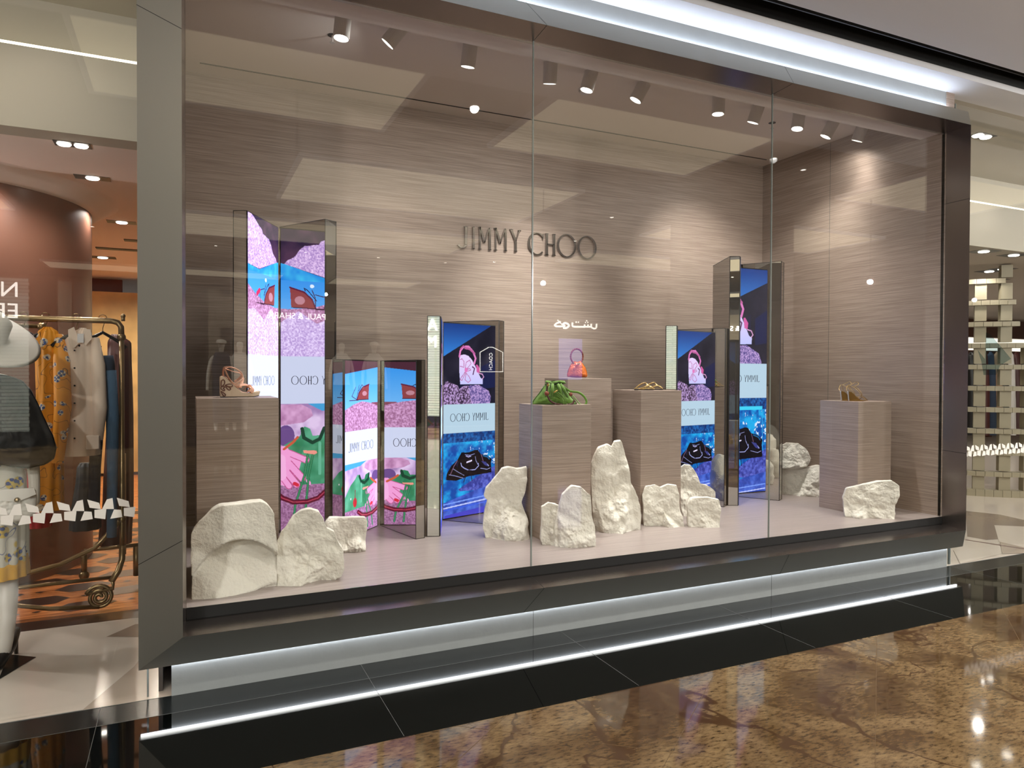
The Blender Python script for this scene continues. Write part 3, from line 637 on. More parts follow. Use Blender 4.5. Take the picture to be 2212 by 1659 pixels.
# ================================================================== blobs and rocks
def atp(x, y, c, n):
    """pixel to the upright plane through c with horizontal normal n"""
    d = ray(x, y); t = (c.x*n.x+c.y*n.y)/(d.x*n.x+d.y*n.y); return Vector((d.x*t, d.y*t, EYE+d.z*t))
def frame_at(c, rot=1.0):
    h = math.atan2(c.x, c.y)*rot; return Vector((math.sin(h), math.cos(h), 0)), Vector((math.cos(h), -math.sin(h), 0))
def inflate(outline, Yc, T, n=84, rings=22, p=3.2, nz=(.02, 6), planes=(), seed=0, rough=.004, ridge=0, carve=None, rot=.75, ymin=3.895):
    """closed body whose side view from the front is the outline; T its depth.  Built in (right, depth, up) about its centre"""
    mx_ = (min(q[0] for q in outline)+max(q[0] for q in outline))/2; my_ = (min(q[1] for q in outline)+max(q[1] for q in outline))/2
    C0 = aty(mx_, my_, Yc); N_, R_ = frame_at(C0, rot)
    pts = []
    for x, y in outline: w = atp(x, y, C0, N_)-C0; pts.append(Vector((w.dot(R_), 0, w.z)))
    per = [0]
    for i in range(len(pts)): per.append(per[-1]+(pts[(i+1) % len(pts)]-pts[i]).length)
    tot = per[-1]; P_ = []
    for k in range(n):
        d = tot*k/n; i = max(j for j in range(len(pts)) if per[j] <= d); t = (d-per[i])/(per[i+1]-per[i]+1e-9)
        P_.append(pts[i].lerp(pts[(i+1) % len(pts)], t))
    c = sum(P_, Vector())/n; b = MB(); off = Vector((seed*3.7, seed*1.9, seed*.7))
    ringi = []; wn = max(3, n//9)
    Ps = [sum((P_[(k+j) % n] for j in range(-wn, wn+1)), Vector())/(2*wn+1) for k in range(n)]
    ks = [(i+1)/rings for i in range(rings-3)]+[.975, .992, 1.0]
    seq = [(k, -1) for k in ks]+[(1.0, 0)]+[(k, 1) for k in reversed(ks[:-1:2])]
    for k, sg in seq:
        dep = sg*(1-min(k, 1)**p)**(1/p) if k < 1 else 0
        if k == 1 and sg == -1: dep = -.30
        if k == 1 and sg == 0: dep = .25
        for q, q2 in zip(P_, Ps):
            v = c+(q2.lerp(q, min(1, k**1.5))-c)*k; v.y = dep*T/2; b.v.append(v)
        ringi.append(len(b.v)-n)
    f0 = len(b.v); b.v.append(Vector((c.x, -T/2, c.z))); f1 = len(b.v); b.v.append(Vector((c.x, T/2, c.z)))
    for a, bb in zip(ringi[:-1], ringi[1:]):
        for q in range(n): b.face((a+q, bb+q, bb+(q+1) % n, a+(q+1) % n))
    for q in range(n): b.face((f0, ringi[0]+q, ringi[0]+(q+1) % n)); b.face((f1, ringi[-1]+(q+1) % n, ringi[-1]+q))
    cc = Vector((c.x, 0, c.z))
    for i, v in enumerate(b.v):
        if v.y < 0:
            for pc, pn in planes:
                pn_ = Vector(pn).normalized(); dd = (v-cc-Vector(pc)).dot(pn_)
                if dd > 0 and pn_.y < -.1: v = Vector((v.x, min(v.y+dd/(-pn_.y)*.96, -.012), v.z))
        if carve: v = carve(v, cc)
        d = (v-cc); dn = d.normalized() if d.length > 0 else Vector((0, -1, 0))
        a, f = nz; q_ = v+off
        w = mnoise.fractal(q_*f, .9, 2.1, 5)*a*.8
        if ridge:
            nn = abs(mnoise.noise(q_*f*1.3+off))*3.2; w -= ridge*.5*(1-nn if nn < 1 else 0)*.6
            vo = mnoise.voronoi(q_*f*1.7)[0]; w += ridge*(vo[0]-.35)*.5
        w += mnoise.noise(q_*60)*rough
        v = v+Vector((dn.x*w*.35, dn.y*w-(0 if v.y > 0 else w*.8), dn.z*w*.35))
        g = C0+R_*v.x+N_*v.y+Vector((0, 0, v.z)); g.y = max(g.y, ymin); b.v[i] = g
    return b
def rock(outline, Yf, T, label, seed, planes=(), p=4.6, nz=(.022, 5), ridge=.012, lean=0, rough=.003, carve=None):
    ym = max(y for x, y in outline); h0 = ym-min(y for x, y in outline)
    if seed != 11: outline = [(x, y+(.22*h0 if y > ym-.13*h0 else 0)) for x, y in outline]
    rr = random.Random(seed*17); pl = list(planes); hh = max(y for x, y in outline)-min(y for x, y in outline); sz = hh/1538*4.5
    ww = (max(x for x, y in outline)-min(x for x, y in outline))/1538*4.5
    for _ in range(3 if seed == 1 else 8):
        a = rr.uniform(-.95, .95); e = rr.uniform(-.12, .8); nn = Vector((math.sin(a), -math.cos(a), e)).normalized()
        pl.append((Vector((ww*rr.uniform(-.32, .32), -T*.5*rr.uniform(.55, .95), sz*rr.uniform(-.3, .3))), nn))
    b = inflate(outline, Yf+T/2, T, p=p, seed=seed, planes=pl, carve=carve, nz=nz, ridge=ridge, rough=rough, n=140, rings=40)
    lo = ZF if seed != 11 else None
    if lo is not None:
        for v in b.v:
            if v.z < ZF+.004: v.z = ZF-.002
    o = b.build('plaster_rock', M_rock, smooth=True)
    at = o.data.attributes
    return tag(o, label, 'rock', 'white plaster rocks on the display floor')
def _ledge(v, c):
    # deep curved recess under an overhanging top slab
    if v.y > 0: return v
    arc_ = c.z+.17-((v.x-c.x-.02)/.2)**2*.11; d = arc_-v.z
    if d > 0: v = v+Vector((0, .075*min(1, d/.012)*max(0, 1-d/.34), 0))
    arc2 = c.z-.12+(v.x-c.x)*.15; d = arc2-v.z
    if d > 0: v = v+Vector((0, .03*min(1, d/.012)*max(0, 1-d/.2), 0))
    return v
rock([(414, 1322), (413, 1250), (414, 1150), (428, 1130), (456, 1103), (475, 1092), (520, 1088), (545, 1084), (566, 1082), (580, 1092), (592, 1108), (594, 1140), (598, 1170), (600, 1210), (600, 1300)], 3.895, .33, 'large white block rock at far left in front of the plinth', 1, planes=(((0, -.11, .12), (0, -.8, .6)), ((0, -.10, -.16), (.05, -1, .25)), ((-.1, -.12, .1), (-.5, -.7, .5))), p=6, nz=(.02, 5), carve=_ledge)
rock([(600, 1268), (598, 1200), (598, 1174), (607, 1148), (620, 1133), (632, 1115), (650, 1103), (668, 1100), (687, 1105), (700, 1122), (707, 1140), (722, 1148), (727, 1165), (738, 1185), (740, 1225), (735, 1245), (724, 1250), (718, 1264), (700, 1276), (660, 1280), (615, 1277)], 3.93, .34, 'craggy rounded white rock, second from left by the glass', 2, planes=(((.12, -.1, -.05), (.7, -.7, .1)), ((-.1, -.1, .1), (-.5, -.7, .5))), p=2.8, nz=(.04, 6), ridge=.022)
rock([(703, 1130), (712, 1119), (740, 1117), (788, 1118), (792, 1125), (788, 1190), (780, 1196), (742, 1199), (725, 1195), (712, 1160)], 4.62, .2, 'small square white rock in front of the lowest screen', 3, planes=(((0, -.06, -.05), (0, -1, -.5)),), p=5, nz=(.03, 7))
rock([(1043, 1140), (1046, 1100), (1053, 1080), (1045, 1072), (1050, 1055), (1072, 1028), (1085, 1012), (1098, 1009), (1118, 1013), (1139, 1008), (1138, 1035), (1135, 1060), (1126, 1085), (1140, 1120), (1144, 1166), (1130, 1169), (1080, 1172), (1060, 1158)], 4.5, .32, 'leaning white rock with smooth left face, left of the green handbag plinth', 4, planes=(((-.03, -.1, 0), (-.8, -.6, .15)), ((-.02, -.1, .15), (-.45, -.8, .45))), p=4, nz=(.025, 7), ridge=.016)
rock([(1168, 1165), (1170, 1095), (1185, 1085), (1200, 1088), (1222, 1100), (1225, 1160), (1215, 1186), (1200, 1189), (1180, 1180)], 4.22, .2, 'low white rock tucked behind the left side of the front middle rock', 5, planes=(((0, -.05, 0), (-.6, -.8, 0)),), nz=(.025, 8))
rock([(1207, 1196), (1200, 1180), (1198, 1140), (1208, 1100), (1215, 1068), (1235, 1050), (1255, 1052), (1275, 1070), (1277, 1100), (1285, 1140), (1289, 1182), (1284, 1190), (1250, 1194), (1222, 1198)], 4.075, .3, 'pointed white rock in front of the green handbag plinth', 6, planes=(((.0, -.11, .06), (.35, -.8, -.2)), ((-.06, -.09, 0), (-.8, -.6, 0)), ((0, -.06, .16), (0, -.7, .7))), p=3.6, nz=(.03, 6))
rock([(1290, 1158), (1280, 1100), (1276, 1040), (1278, 1000), (1292, 968), (1312, 958), (1322, 965), (1328, 952), (1342, 951), (1350, 975), (1357, 1000), (1362, 1040), (1378, 1075), (1386, 1115), (1380, 1143), (1345, 1152), (1320, 1158)], 4.40, .3, 'tallest white rock, standing between the two middle plinths', 7, planes=(((.06, -.1, .2), (.6, -.7, .3)), ((-.08, -.1, .2), (-.6, -.7, .2)), ((.1, -.1, -.1), (.6, -.8, -.1))), p=3, nz=(.035, 6), ridge=.02)
rock([(1390, 1130), (1391, 1095), (1388, 1070), (1395, 1050), (1415, 1046), (1428, 1052), (1442, 1046), (1462, 1048), (1468, 1070), (1470, 1105), (1480, 1130), (1474, 1140), (1440, 1141), (1405, 1142)], 4.40, .22, 'squat white rock with a notch on top, in front of the gold sandal plinth', 8, p=3.4, nz=(.03, 8), ridge=.014)
rock([(1462, 1132), (1466, 1060), (1468, 1012), (1478, 1003), (1492, 1005), (1503, 1020), (1512, 1045), (1530, 1050), (1545, 1062), (1548, 1090), (1530, 1120), (1500, 1130)], 4.66, .26, 'white rock rising behind the small cube rock, right of the gold sandal plinth', 9, p=3, nz=(.03, 8), ridge=.014)
rock([(1486, 1142), (1487, 1110), (1484, 1090), (1492, 1076), (1530, 1074), (1553, 1080), (1556, 1095), (1554, 1143), (1545, 1148), (1510, 1145)], 4.26, .2, 'small cube shaped white rock in front of the right pair of screens', 10, p=5, nz=(.025, 8), planes=(((0, -.07, -.02), (.3, -.9, -.3)),))
rock([(1684, 1086), (1684, 1015), (1700, 1012), (1730, 1014), (1768, 1005), (1776, 1010), (1776, 1090), (1730, 1086)], 5.02, .28, 'broad white slab rock at the back right under another rock', 12, p=6, nz=(.03, 6))
rock([(1682, 1004), (1683, 965), (1700, 956), (1725, 958), (1742, 970), (1751, 990), (1745, 1006), (1730, 1012), (1700, 1014), (1684, 1012)], 5.06, .24, 'rounded white rock lying on top of the broad slab rock', 11, p=2.8, nz=(.02, 7))
rock([(1830, 1118), (1822, 1095), (1821, 1075), (1828, 1055), (1845, 1050), (1870, 1046), (1895, 1040), (1925, 1038), (1942, 1050), (1943, 1070), (1935, 1090), (1933, 1112), (1925, 1124), (1880, 1128), (1845, 1124)], 3.97, .22, 'lone white rock at far right in front of the gold heels plinth', 13, p=4, nz=(.03, 7), planes=(((-.1, -.08, 0), (-.8, -.6, 0)),))

# ================================================================== wall logo
cells, tw = logo_cells()
LX = {0: (989, 1011, 488, 534), 1: (1021, 1026, 490, 537), 2: (1034, 1062, 491, 539), 3: (1068, 1096, 493, 541), 4: (1102, 1126, 496, 543), 5: (1141, 1175, 503, 549), 6: (1178, 1201, 505, 551), 7: (1204, 1245, 507, 554), 8: (1248, 1289, 511, 558)}
lr = thing('wall_logo', 'polished steel raised brand lettering on the wood veneer back wall', 'sign', (2.9, YB, 2.8))
wz0 = aty(1126, 543, YB-.02).z; 
for k, (ch, x, w, ps) in enumerate(cells):
    xa, xb, yt, yb = LX[k]; A = aty(xa, (yt+yb)/2, YB-.02); B = aty(xb, (yt+yb)/2, YB-.02)
    zt_ = aty((xa+xb)/2, yt, YB-.02).z; zb_ = aty((xa+xb)/2, yb, YB-.02).z; xs = [p[0] for q in ps for p in q]; u0, u1 = min(xs), max(xs)
    b = MB()
    for q in ps: b.extr([(A.x+(px-u0)/(u1-u0)*(B.x-A.x), YB-.02, zb_+py*(zt_-zb_)) for px, py in q], (0, .02, 0))
    b.build('letter', M_letter, lr, bevel=0)

# ================================================================== ceiling lamps in the window
def ceiling_lamp(x, y, tx, ty, tz, power, label, spread=46, blend=.5, col=(1, .955, .9), lit=True, r=.052, ln=.15, tilt=(0, 0)):
    root = thing('ceiling_spotlight', label, 'spotlight', (x, y, 3.88), 'can spotlights on the display ceiling')
    d = (Vector((tx, ty, tz))-Vector((x, y, 3.8))).normalized(); vis = Vector((tilt[0], tilt[1], -1)).normalized()
    p0 = Vector((x, y, 3.88)); p1 = p0+vis*ln; b = MB(); b.tube([p0-vis*.0, p0+vis*.004], r*.5, 20); b.build('mount', M_can, root)
    b = MB(); ax = vis.orthogonal().normalized(); 
    n = 28; bi = vis.cross(ax)
    def ring(c, rr):
        i0 = len(b.v); b.v += [c+(ax*math.cos(2*math.pi*q/n)+bi*math.sin(2*math.pi*q/n))*rr for q in range(n)]; return i0
    rs = [ring(p0+vis*.002, .004), ring(p0+vis*.002, r), ring(p1, r), ring(p1, r*.9), ring(p1-vis*.02, r*.82)]
    for a, c in zip(rs[:-1], rs[1:]):
        for q in range(n): b.face((a+q, a+(q+1) % n, c+(q+1) % n, c+q))
    can = b.build('lamp_can', M_can, root, smooth=False)
    b = MB(); b.tube([p1-vis*.021, p1-vis*.018], r*.8, n); b.build('lens', M_lens if lit else M_can, can)
    L = bpy.data.lights.new('spot_beam', 'SPOT'); L.energy = power*1.95; L.spot_size = rad(spread*1.65); L.spot_blend = 1.0; L.color = col; L.shadow_soft_size = .03
    o = bpy.data.objects.new('spot_beam', L); COL.objects.link(o); o.parent = root; o.matrix_parent_inverse = Matrix.Translation(-root.location)
    o.location = p1+vis*.012; o.rotation_euler = d.to_track_quat('-Z', 'Y').to_euler()
    L2 = bpy.data.lights.new('spot_spill', 'SPOT'); L2.energy = 13; L2.spot_size = rad(168); L2.spot_blend = 1.0; L2.color = col; L2.shadow_soft_size = .03
    o = bpy.data.objects.new('spot_spill', L2); COL.objects.link(o); o.parent = root; o.matrix_parent_inverse = Matrix.Translation(-root.location)
    o.location = p1+vis*.012; o.rotation_euler = vis.to_track_quat('-Z', 'Y').to_euler()
    return root
TILT = [(-.1, -.02), (-.75, .45), (-.04, .25), (.1, .28), (-.25, .12), (-.45, .3), (-.05, 0), (-.15, .35), (-.2, -.02), (-.35, .4), (-.1, .4)]
SPOTS = [(.925, 4.6, .35, 4.2, 1.2, 80, 36), (1.3, 4.57, 1.9, 5.9, 1.8, 38, 44), (1.8, 4.62, 1.5, 4.3, .5, 88, 52), (2.43, 4.63, 2.5, 4.6, 1.4, 55, 44),
         (2.785, 4.64, 2.95, 5.94, 2.1, 118, 34), (3.27, 4.65, 3.0, 5.1, 1.5, 75, 44), (3.97, 4.61, 3.8, 4.3, .5, 110, 50), (4.40, 4.61, 4.9, 5.94, 2.45, 92, 40),
         (4.85, 4.6, 5.2, 4.5, .7, 70, 52), (5.29, 4.62, 5.74, 5.3, 2.1, 50, 46), (5.59, 4.56, 5.74, 4.8, 1.7, 14, 46)]
SL = ['leftmost can spotlight near the ceiling sprinkler', 'strongly tilted grey can spotlight, second from left', 'can spotlight third from left, left of the first glass joint', 'can spotlight just right of the first glass joint', 'can spotlight beside the smoke detector', 'can spotlight sixth from left, tilted away', 'glowing can spotlight left of the second glass joint', 'can spotlight touching the second glass joint', 'glowing can spotlight right of the second glass joint', 'tilted can spotlight, second from right', 'rightmost can spotlight near the veneer side wall']
for s_, l_, t_ in zip(SPOTS, SL, TILT): ceiling_lamp(*s_[:6], l_, s_[6], tilt=t_)
def detector(x, y, z, label):
    t = thing('smoke_detector', label, 'smoke detector', (x, y, z))
    b = MB(); b.lathe([(0, z), (.055, z), (.055, z-.012), (.05, z-.018)], (x, y, 0)); b.build('base', M_white, t, smooth=False)
    b = MB(); b.lathe([(.046, z-.018), (.046, z-.022), (.04, z-.034), (.0, z-.036)], (x, y, 0)); b.build('head', M_white, t)
    b = MB(); b.lathe([(.0455, z-.0175), (.0455, z-.0225)], (x, y, 0)); b.build('vent_ring', M_blk, t)
detector(2.909, 4.948, 3.88, 'round white smoke detector on the display ceiling')
def sprinkler(x, y, z, label):
    t = thing('ceiling_sprinkler', label, 'sprinkler', (x, y, z))
    b = MB(); b.lathe([(.0, z-.003), (.032, z-.003), (.03, z)], (x, y, 0)); b.build('rosette', M_seam, t)
    b = MB(); b.cyl((x, y, z), (x, y, z-.05), .006, 10); b.lathe([(.0, z-.05), (.018, z-.05), (.018, z-.053), (0, z-.053)], (x, y, 0), 12); b.build('nozzle', M_can, t)
sprinkler(.911, 4.895, 3.88, 'small sprinkler beside the leftmost can spotlight'); sprinkler(4.82, 4.886, 3.88, 'small sprinkler behind the second glass joint')
# E-PART3
# ================================================================== MALL behind the viewer (seen in glass, mirrors and polished stone)
def coffer(x0, x1, y0, y1, label):
    t = thing('coffer_light', label, 'ceiling light', ((x0+x1)/2, (y0+y1)/2, 4.2), 'backlit coffers in the mall ceiling')
    b = MB(); b.box((x0, y0, 4.2), (x1, y1, 4.205)); b.build('diffuser', M_coffer, t)
    b = MB()
    for q in (((x0-.05, y0-.05), (x1+.05, y0)), ((x0-.05, y1), (x1+.05, y1+.05)), ((x0-.05, y0), (x0, y1)), ((x1, y0), (x1+.05, y1))): b.box((*q[0], 4.19), (*q[1], 4.24))
    b.build('frame', M_mceil, t)
coffer(-.75, 1.9, .25, 2.35, 'cream coffer above the walkway nearest the left of the window')
coffer(3.2, 5.9, .25, 2.35, 'cream coffer above the walkway opposite the middle of the window')
coffer(8.73, 11.4, .25, 2.35, 'cream coffer above the walkway beyond the right end of the window')
coffer(-4.8, -2.1, .25, 2.35, 'cream coffer above the walkway left of the window')
coffer(1.3, 5.14, -3.3, -1.1, 'second row cream coffer facing the middle of the window')
coffer(7.8, 12, -3.36, -1.6, 'second row cream coffer to the right, behind the mall pillar')
coffer(0, 5.19, -6.8, -4.95, 'third row cream coffer facing the window')
coffer(7.8, 12, -6.7, -5.3, 'third row cream coffer to the right')
coffer(-3, 2.38, -12.9, -11.8, 'farthest cream coffer on the left')
coffer(3.75, 6.07, -13.1, -11.8, 'farthest cream coffer on the right')
coffer(-8, -2.5, -5.8, -3.2, 'cream coffer in front of the white brick shop')
xa = aty(1471, 500, 8.9).x; xb = aty(1716, 500, 8.9).x
b = MB(); b.box((xa, -1.4, 0), (xb, -1.15, 4.24)); struct(b.build('wall_mall_pillar', mat('mall_pillar_cladding', (74, 66, 60), .5)))
M_facade = mat('dark_storefront', (30, 27, 25), .35); M_fac2 = mat('storefront_panel', (96, 88, 74), .5)
b = MB(); b.box((-2.2, -9.3, 0), (14, -9.2, 3.45)); 
struct(b.build('wall_opposite_shop', M_facade))
b = MB()
for x in (-2.2, .6, 4.4, 8.4): b.box((x-.12, -9.2, 0), (x+.12, -9.1, 3.45), 0)
b.box((.6, -9.2, 2.6), (4.4, -9.12, 3.3)); b.box((.72, -9.2, 0), (4.3, -8.7, .35)); b.box((4.5, -9.2, 0), (8.3, -8.8, .3)); b.box((.72, -9.2, 1.2), (1.9, -9.0, 1.24)); b.box((.72, -9.2, .8), (1.9, -9.0, .84))
struct(b.build('trim_opposite_shop', M_fac2))
b = MB(); b.box((-14, -15, 0), (30, -14.9, 4.24)); struct(b.build('wall_mall_far', mat('mall_far_wall', (64, 58, 52), .7)))
b = MB(); b.box((-14.1, -16, 0), (-14, 3, 4.24)); struct(b.build('wall_mall_left', mat('mall_left_wall', (90, 82, 74), .7)))
b = MB(); b.box((26, -16, 0), (26.1, 3, 4.24)); struct(b.build('wall_mall_right', mat('mall_right_wall', (90, 82, 74), .7)))
M_wbrick, nt, bs = newmat('white_glazed_brick')
mp = mapping(nt, (1, 1, 1), (rad(90), 0, 0)); bt_ = nt.nodes.new('ShaderNodeTexBrick'); bt_.inputs['Scale'].default_value = 3; bt_.inputs['Brick Width'].default_value = 3.0; bt_.inputs['Row Height'].default_value = .22; bt_.inputs['Color1'].default_value = srgb(214, 218, 210); bt_.inputs['Color2'].default_value = srgb(190, 198, 190); bt_.inputs['Mortar'].default_value = srgb(90, 92, 88); bt_.inputs['Mortar Size'].default_value = .02
nt.links.new(mp.outputs[0], bt_.inputs[0]); nt.links.new(bt_.outputs[0], bs.inputs['Base Color']); bs.inputs['Roughness'].default_value = .2; bs.inputs['Emission Strength'].default_value = 0
b = MB(); b.box((-9.5, -10.3, .35), (-3.0, -10.2, 3.6)); b.box((-9.5, -10.32, 0), (-3.0, -10.18, .35), 1); struct(b.build('wall_brick_shop', [M_wbrick, M_blk]))
def text_sign(txt, loc, size, label, m=M_sign, rz=0, depth=.01, name='shop_sign', ry=0):
    cu = bpy.data.curves.new(name, 'FONT'); cu.body = txt; cu.size = size; cu.extrude = depth; cu.align_x = 'LEFT'
    tmp = bpy.data.objects.new('tmp', cu); dg = bpy.context.evaluated_depsgraph_get(); COL.objects.link(tmp); dg.update()
    me = bpy.data.meshes.new_from_object(tmp.evaluated_get(dg)); bpy.data.objects.remove(tmp)
    me.materials.clear(); me.materials.append(m); me.name = name
    o = bpy.data.objects.new(name, me); COL.objects.link(o); o.location = loc; o.rotation_euler = (rad(90), ry, rz)
    return tag(o, label, 'sign')
# opposite signs face +Y, so they are turned half a circle
pa = aty(573, 685, 16.9); pb = aty(703, 685, 16.9)
text_sign('PAUL & SHARK', (pb.x, -9.06, pa.z-.02), (pb.x-pa.x)/6.9, 'glowing clothing shop name on the storefront facing the window', rz=math.pi)
pa = aty(1042, 810, 16.9); 
b = MB(); tg = [aty(x, y, 16.9) for x, y in ((1037, 761), (1056, 750), (1064, 750), (1086, 761), (1086, 803), (1037, 803))]
tg = [Vector((p.x, 7.76-p.y, p.z)) for p in tg]; b.tube(tg, .012, 6, closed=True); o = b.build('tag_sign', M_sign); tag(o, 'outline of a luggage tag glowing on the bag shop window opposite', 'sign')
pt = aty(1066, 802, 16.9); text_sign('COACH', (pt.x-.05, -9.1, aty(1062, 762, 16.9).z), .125, 'small vertical glowing bag shop name inside the luggage tag outline', rz=math.pi, ry=rad(90))
# arabic lettering: كوتش
def to_opp(x, y): p = aty(x, y, 16.9); return Vector((p.x, 7.76-16.9, p.z))
def arab(pl): return [to_opp(960+x/6.144, 460+y/6.144) for x, y in pl]
b = MB()
for pl, r in (([(1500, 1420), (1530, 1450), (1560, 1480)], .02), ([(1540, 1445), (1490, 1465), (1465, 1490), (1490, 1505), (1560, 1505), (1600, 1500)], .035), ([(1600, 1500), (1575, 1480), (1600, 1460), (1640, 1475), (1650, 1500), (1620, 1525), (1580, 1525)], .04), ([(1700, 1455), (1700, 1500), (1740, 1510), (1860, 1510), (1950, 1510)], .035), ([(1860, 1480), (1860, 1510)], .03), ([(1905, 1480), (1905, 1510)], .03), ([(1950, 1470), (1950, 1515), (1990, 1535), (2015, 1520), (2020, 1470)], .03), ([(1745, 1450), (1752, 1450)], .03), ([(1775, 1450), (1782, 1450)], .03), ([(1868, 1452), (1874, 1452)], .025), ([(1900, 1452), (1906, 1452)], .025), ([(1885, 1432), (1891, 1432)], .025)): b.tube(smooth3(arab(pl), 4) if len(pl) > 2 else arab(pl), r*.75, 8)
o = b.build('arabic_sign', M_sign); tag(o, 'glowing Arabic bag shop name on the storefront facing the window', 'sign')
# advertising screen opposite
pa = to_opp(1209, 731); pb = to_opp(1257, 820)
b = MB(); b.box((pa.x, -9.19, pb.z), (pb.x, -9.135, pa.z)); o = b.build('advertising_screen', glow('lavender_screen', (150, 150, 255), 2.2)); tag(o, 'lavender glowing advertising screen on the storefront opposite', 'screen')
text_sign('NI\nEFF', (to_opp(36, 640).x+.05, -9.0, to_opp(0, 640).z), .42, 'two line glowing shop name opposite, reflected in the left shop glass', rz=math.pi)
text_sign('A\nMOV', (-4.2, -10.15, 2.9), .5, 'glowing letters on the white brick shop opposite', rz=math.pi)
def downlight(x, y, z, r, label, grp, m=M_lens):
    t = thing('recessed_downlight', label, 'downlight', (x, y, z), grp)
    b = MB(); b.lathe([(r, z-.002), (r*1.3, z-.004), (r*1.3, z)], (x, y, 0), 20); b.build('trim_ring', M_white, t)
    b = MB(); b.lathe([(0, z-.003), (r, z-.003)], (x, y, 0), 20); b.build('lens', m, t)
    L = bpy.data.lights.new('downlight_beam', 'SPOT'); L.energy = 420; L.spot_size = rad(150); L.spot_blend = 1; L.color = (1, .96, .9); L.shadow_soft_size = .04
    o = bpy.data.objects.new('downlight_beam', L); COL.objects.link(o); o.location = (0, 0, -.02); o.parent = t
for i, (x, y) in enumerate([(2.5, -2), (6.5, 1.2), (6.5, -2.4), (7, -4.5), (.6, -8.2), (2.4, -8.2), (4.0, -8.2), (5.6, -8.2), (-1.5, -7), (6.6, -7.6), (7.2, 1.0), (2.6, 1.2)]):
    if i in (0,): continue
    downlight(x, y, 4.235, .03, 'small downlight in the shadowy mall ceiling', 'small downlights in the mall ceiling')
area_light('shop_light_left', (-1.3, 6.6, 3.0), 1.8, 2.0, 170, (1, .92, .86)); area_light('shop_light_deep', (-.7, 10.5, 3.0), 1.2, 3.4, 260, (1, .9, .76))
area_light('shop_light_right', (9.5, 6.3, 3.0), 4, 1.6, 110, (1, .94, .86)); area_light('shop_light_far', (14, 9.5, 3.0), 6, 2.6, 200, (1, .94, .86))
area_light('apron_light_left', (-1.3, 4.6, 3.8), 1.6, .8, 20, (1, .9, .76))
area_light('apron_light_right', (8.3, 4.6, 3.8), 4, .8, 26, (1, .93, .82))
area_light('brick_shop_light', (-5.5, -8.8, 4.1), 5, 1, 4000, (.94, 1, .97), 5, 1)
# ------------------------------------------------------------------ fixtures of the neighbouring shops
def twin_light(px, py, z, w, d, label, lens=2, lit=True):
    c = atz(px, py, z); t = thing('twin_downlight', label, 'downlight', (c.x, c.y, z))
    b = MB(); b.box((c.x-w/2, c.y-d/2, z-.003), (c.x+w/2, c.y+d/2, z+.0)); b.build('black_box', M_blk, t)
    for k in range(lens):
        x = c.x+(k-(lens-1)/2)*w*.46
        b = MB(); b.lathe([(0, z-.012), (w*.17, z-.012), (w*.2, z-.004)], (x, c.y, 0), 20); b.build('lens', M_lens if lit else M_can, t)
twin_light(157, 312, 3.09, .21, .12, 'twin round downlight in a black slot, nearest in the left shop ceiling')
twin_light(200, 384, 3.09, .24, .13, 'black slot downlight behind the nearest one in the left shop', 1)
twin_light(263, 480, 3.09, .26, .15, 'black slot downlight beside the big round column', 1)
twin_light(222, 556, 3.09, .3, .2, 'farthest slot downlight in the left shop', 1)
for i, (a, c) in enumerate((((207, 535), (300, 540)), ((268, 518), (300, 519)))):
    A = atz(*a, 3.088); B = atz(*c, 3.088); b = MB(); b.box((A.x, A.y-.06, 3.08), (B.x+.1, A.y+.06, 3.0895)); o = b.build('ceiling_slot', M_blk); tag(o, ['long black slot in the left shop ceiling', 'short black slot above the long one in the left shop ceiling'][i], 'ceiling slot')
detp = atz(37, 375, 3.09); detector(detp.x, detp.y, 3.09, 'round smoke detector on the left shop ceiling')
twin_light(2121, 294, 3.955, .26, .14, 'twin downlight in the ceiling right of the window frame')
for i, (x, y) in enumerate([(2125, 543), (2190, 551), (2137, 586), (2166, 581), (2152, 604), (2130, 545)][:5]):
    twin_light(x, y, 3.09, .3, .24, ['downlight nearest the window frame in the right shop', 'second near downlight in the right shop by the photo edge', 'dim downlight third in the right shop ceiling', 'fourth downlight in the right shop ceiling', 'farthest downlight in the right shop, above the brown beam'][i], 1)
# round column of the left shop
M_cop = mat('copper_red_lacquer', (104, 70, 56), .35, vary=.05)
ce = (-1.87, 7.25); b = MB(); b.lathe([(1.13, 0), (1.13, 3.02)], (*ce, 0), 96); struct(b.build('wall_round_column', M_cop, smooth=True))
b = MB(); b.lathe([(1.13, 2.99), (1.2, 3.0), (1.22, 3.03), (1.26, 3.04), (1.28, 3.075), (1.34, 3.09)], (*ce, 0), 96); struct(b.build('trim_column_ring', M_pink, smooth=True))
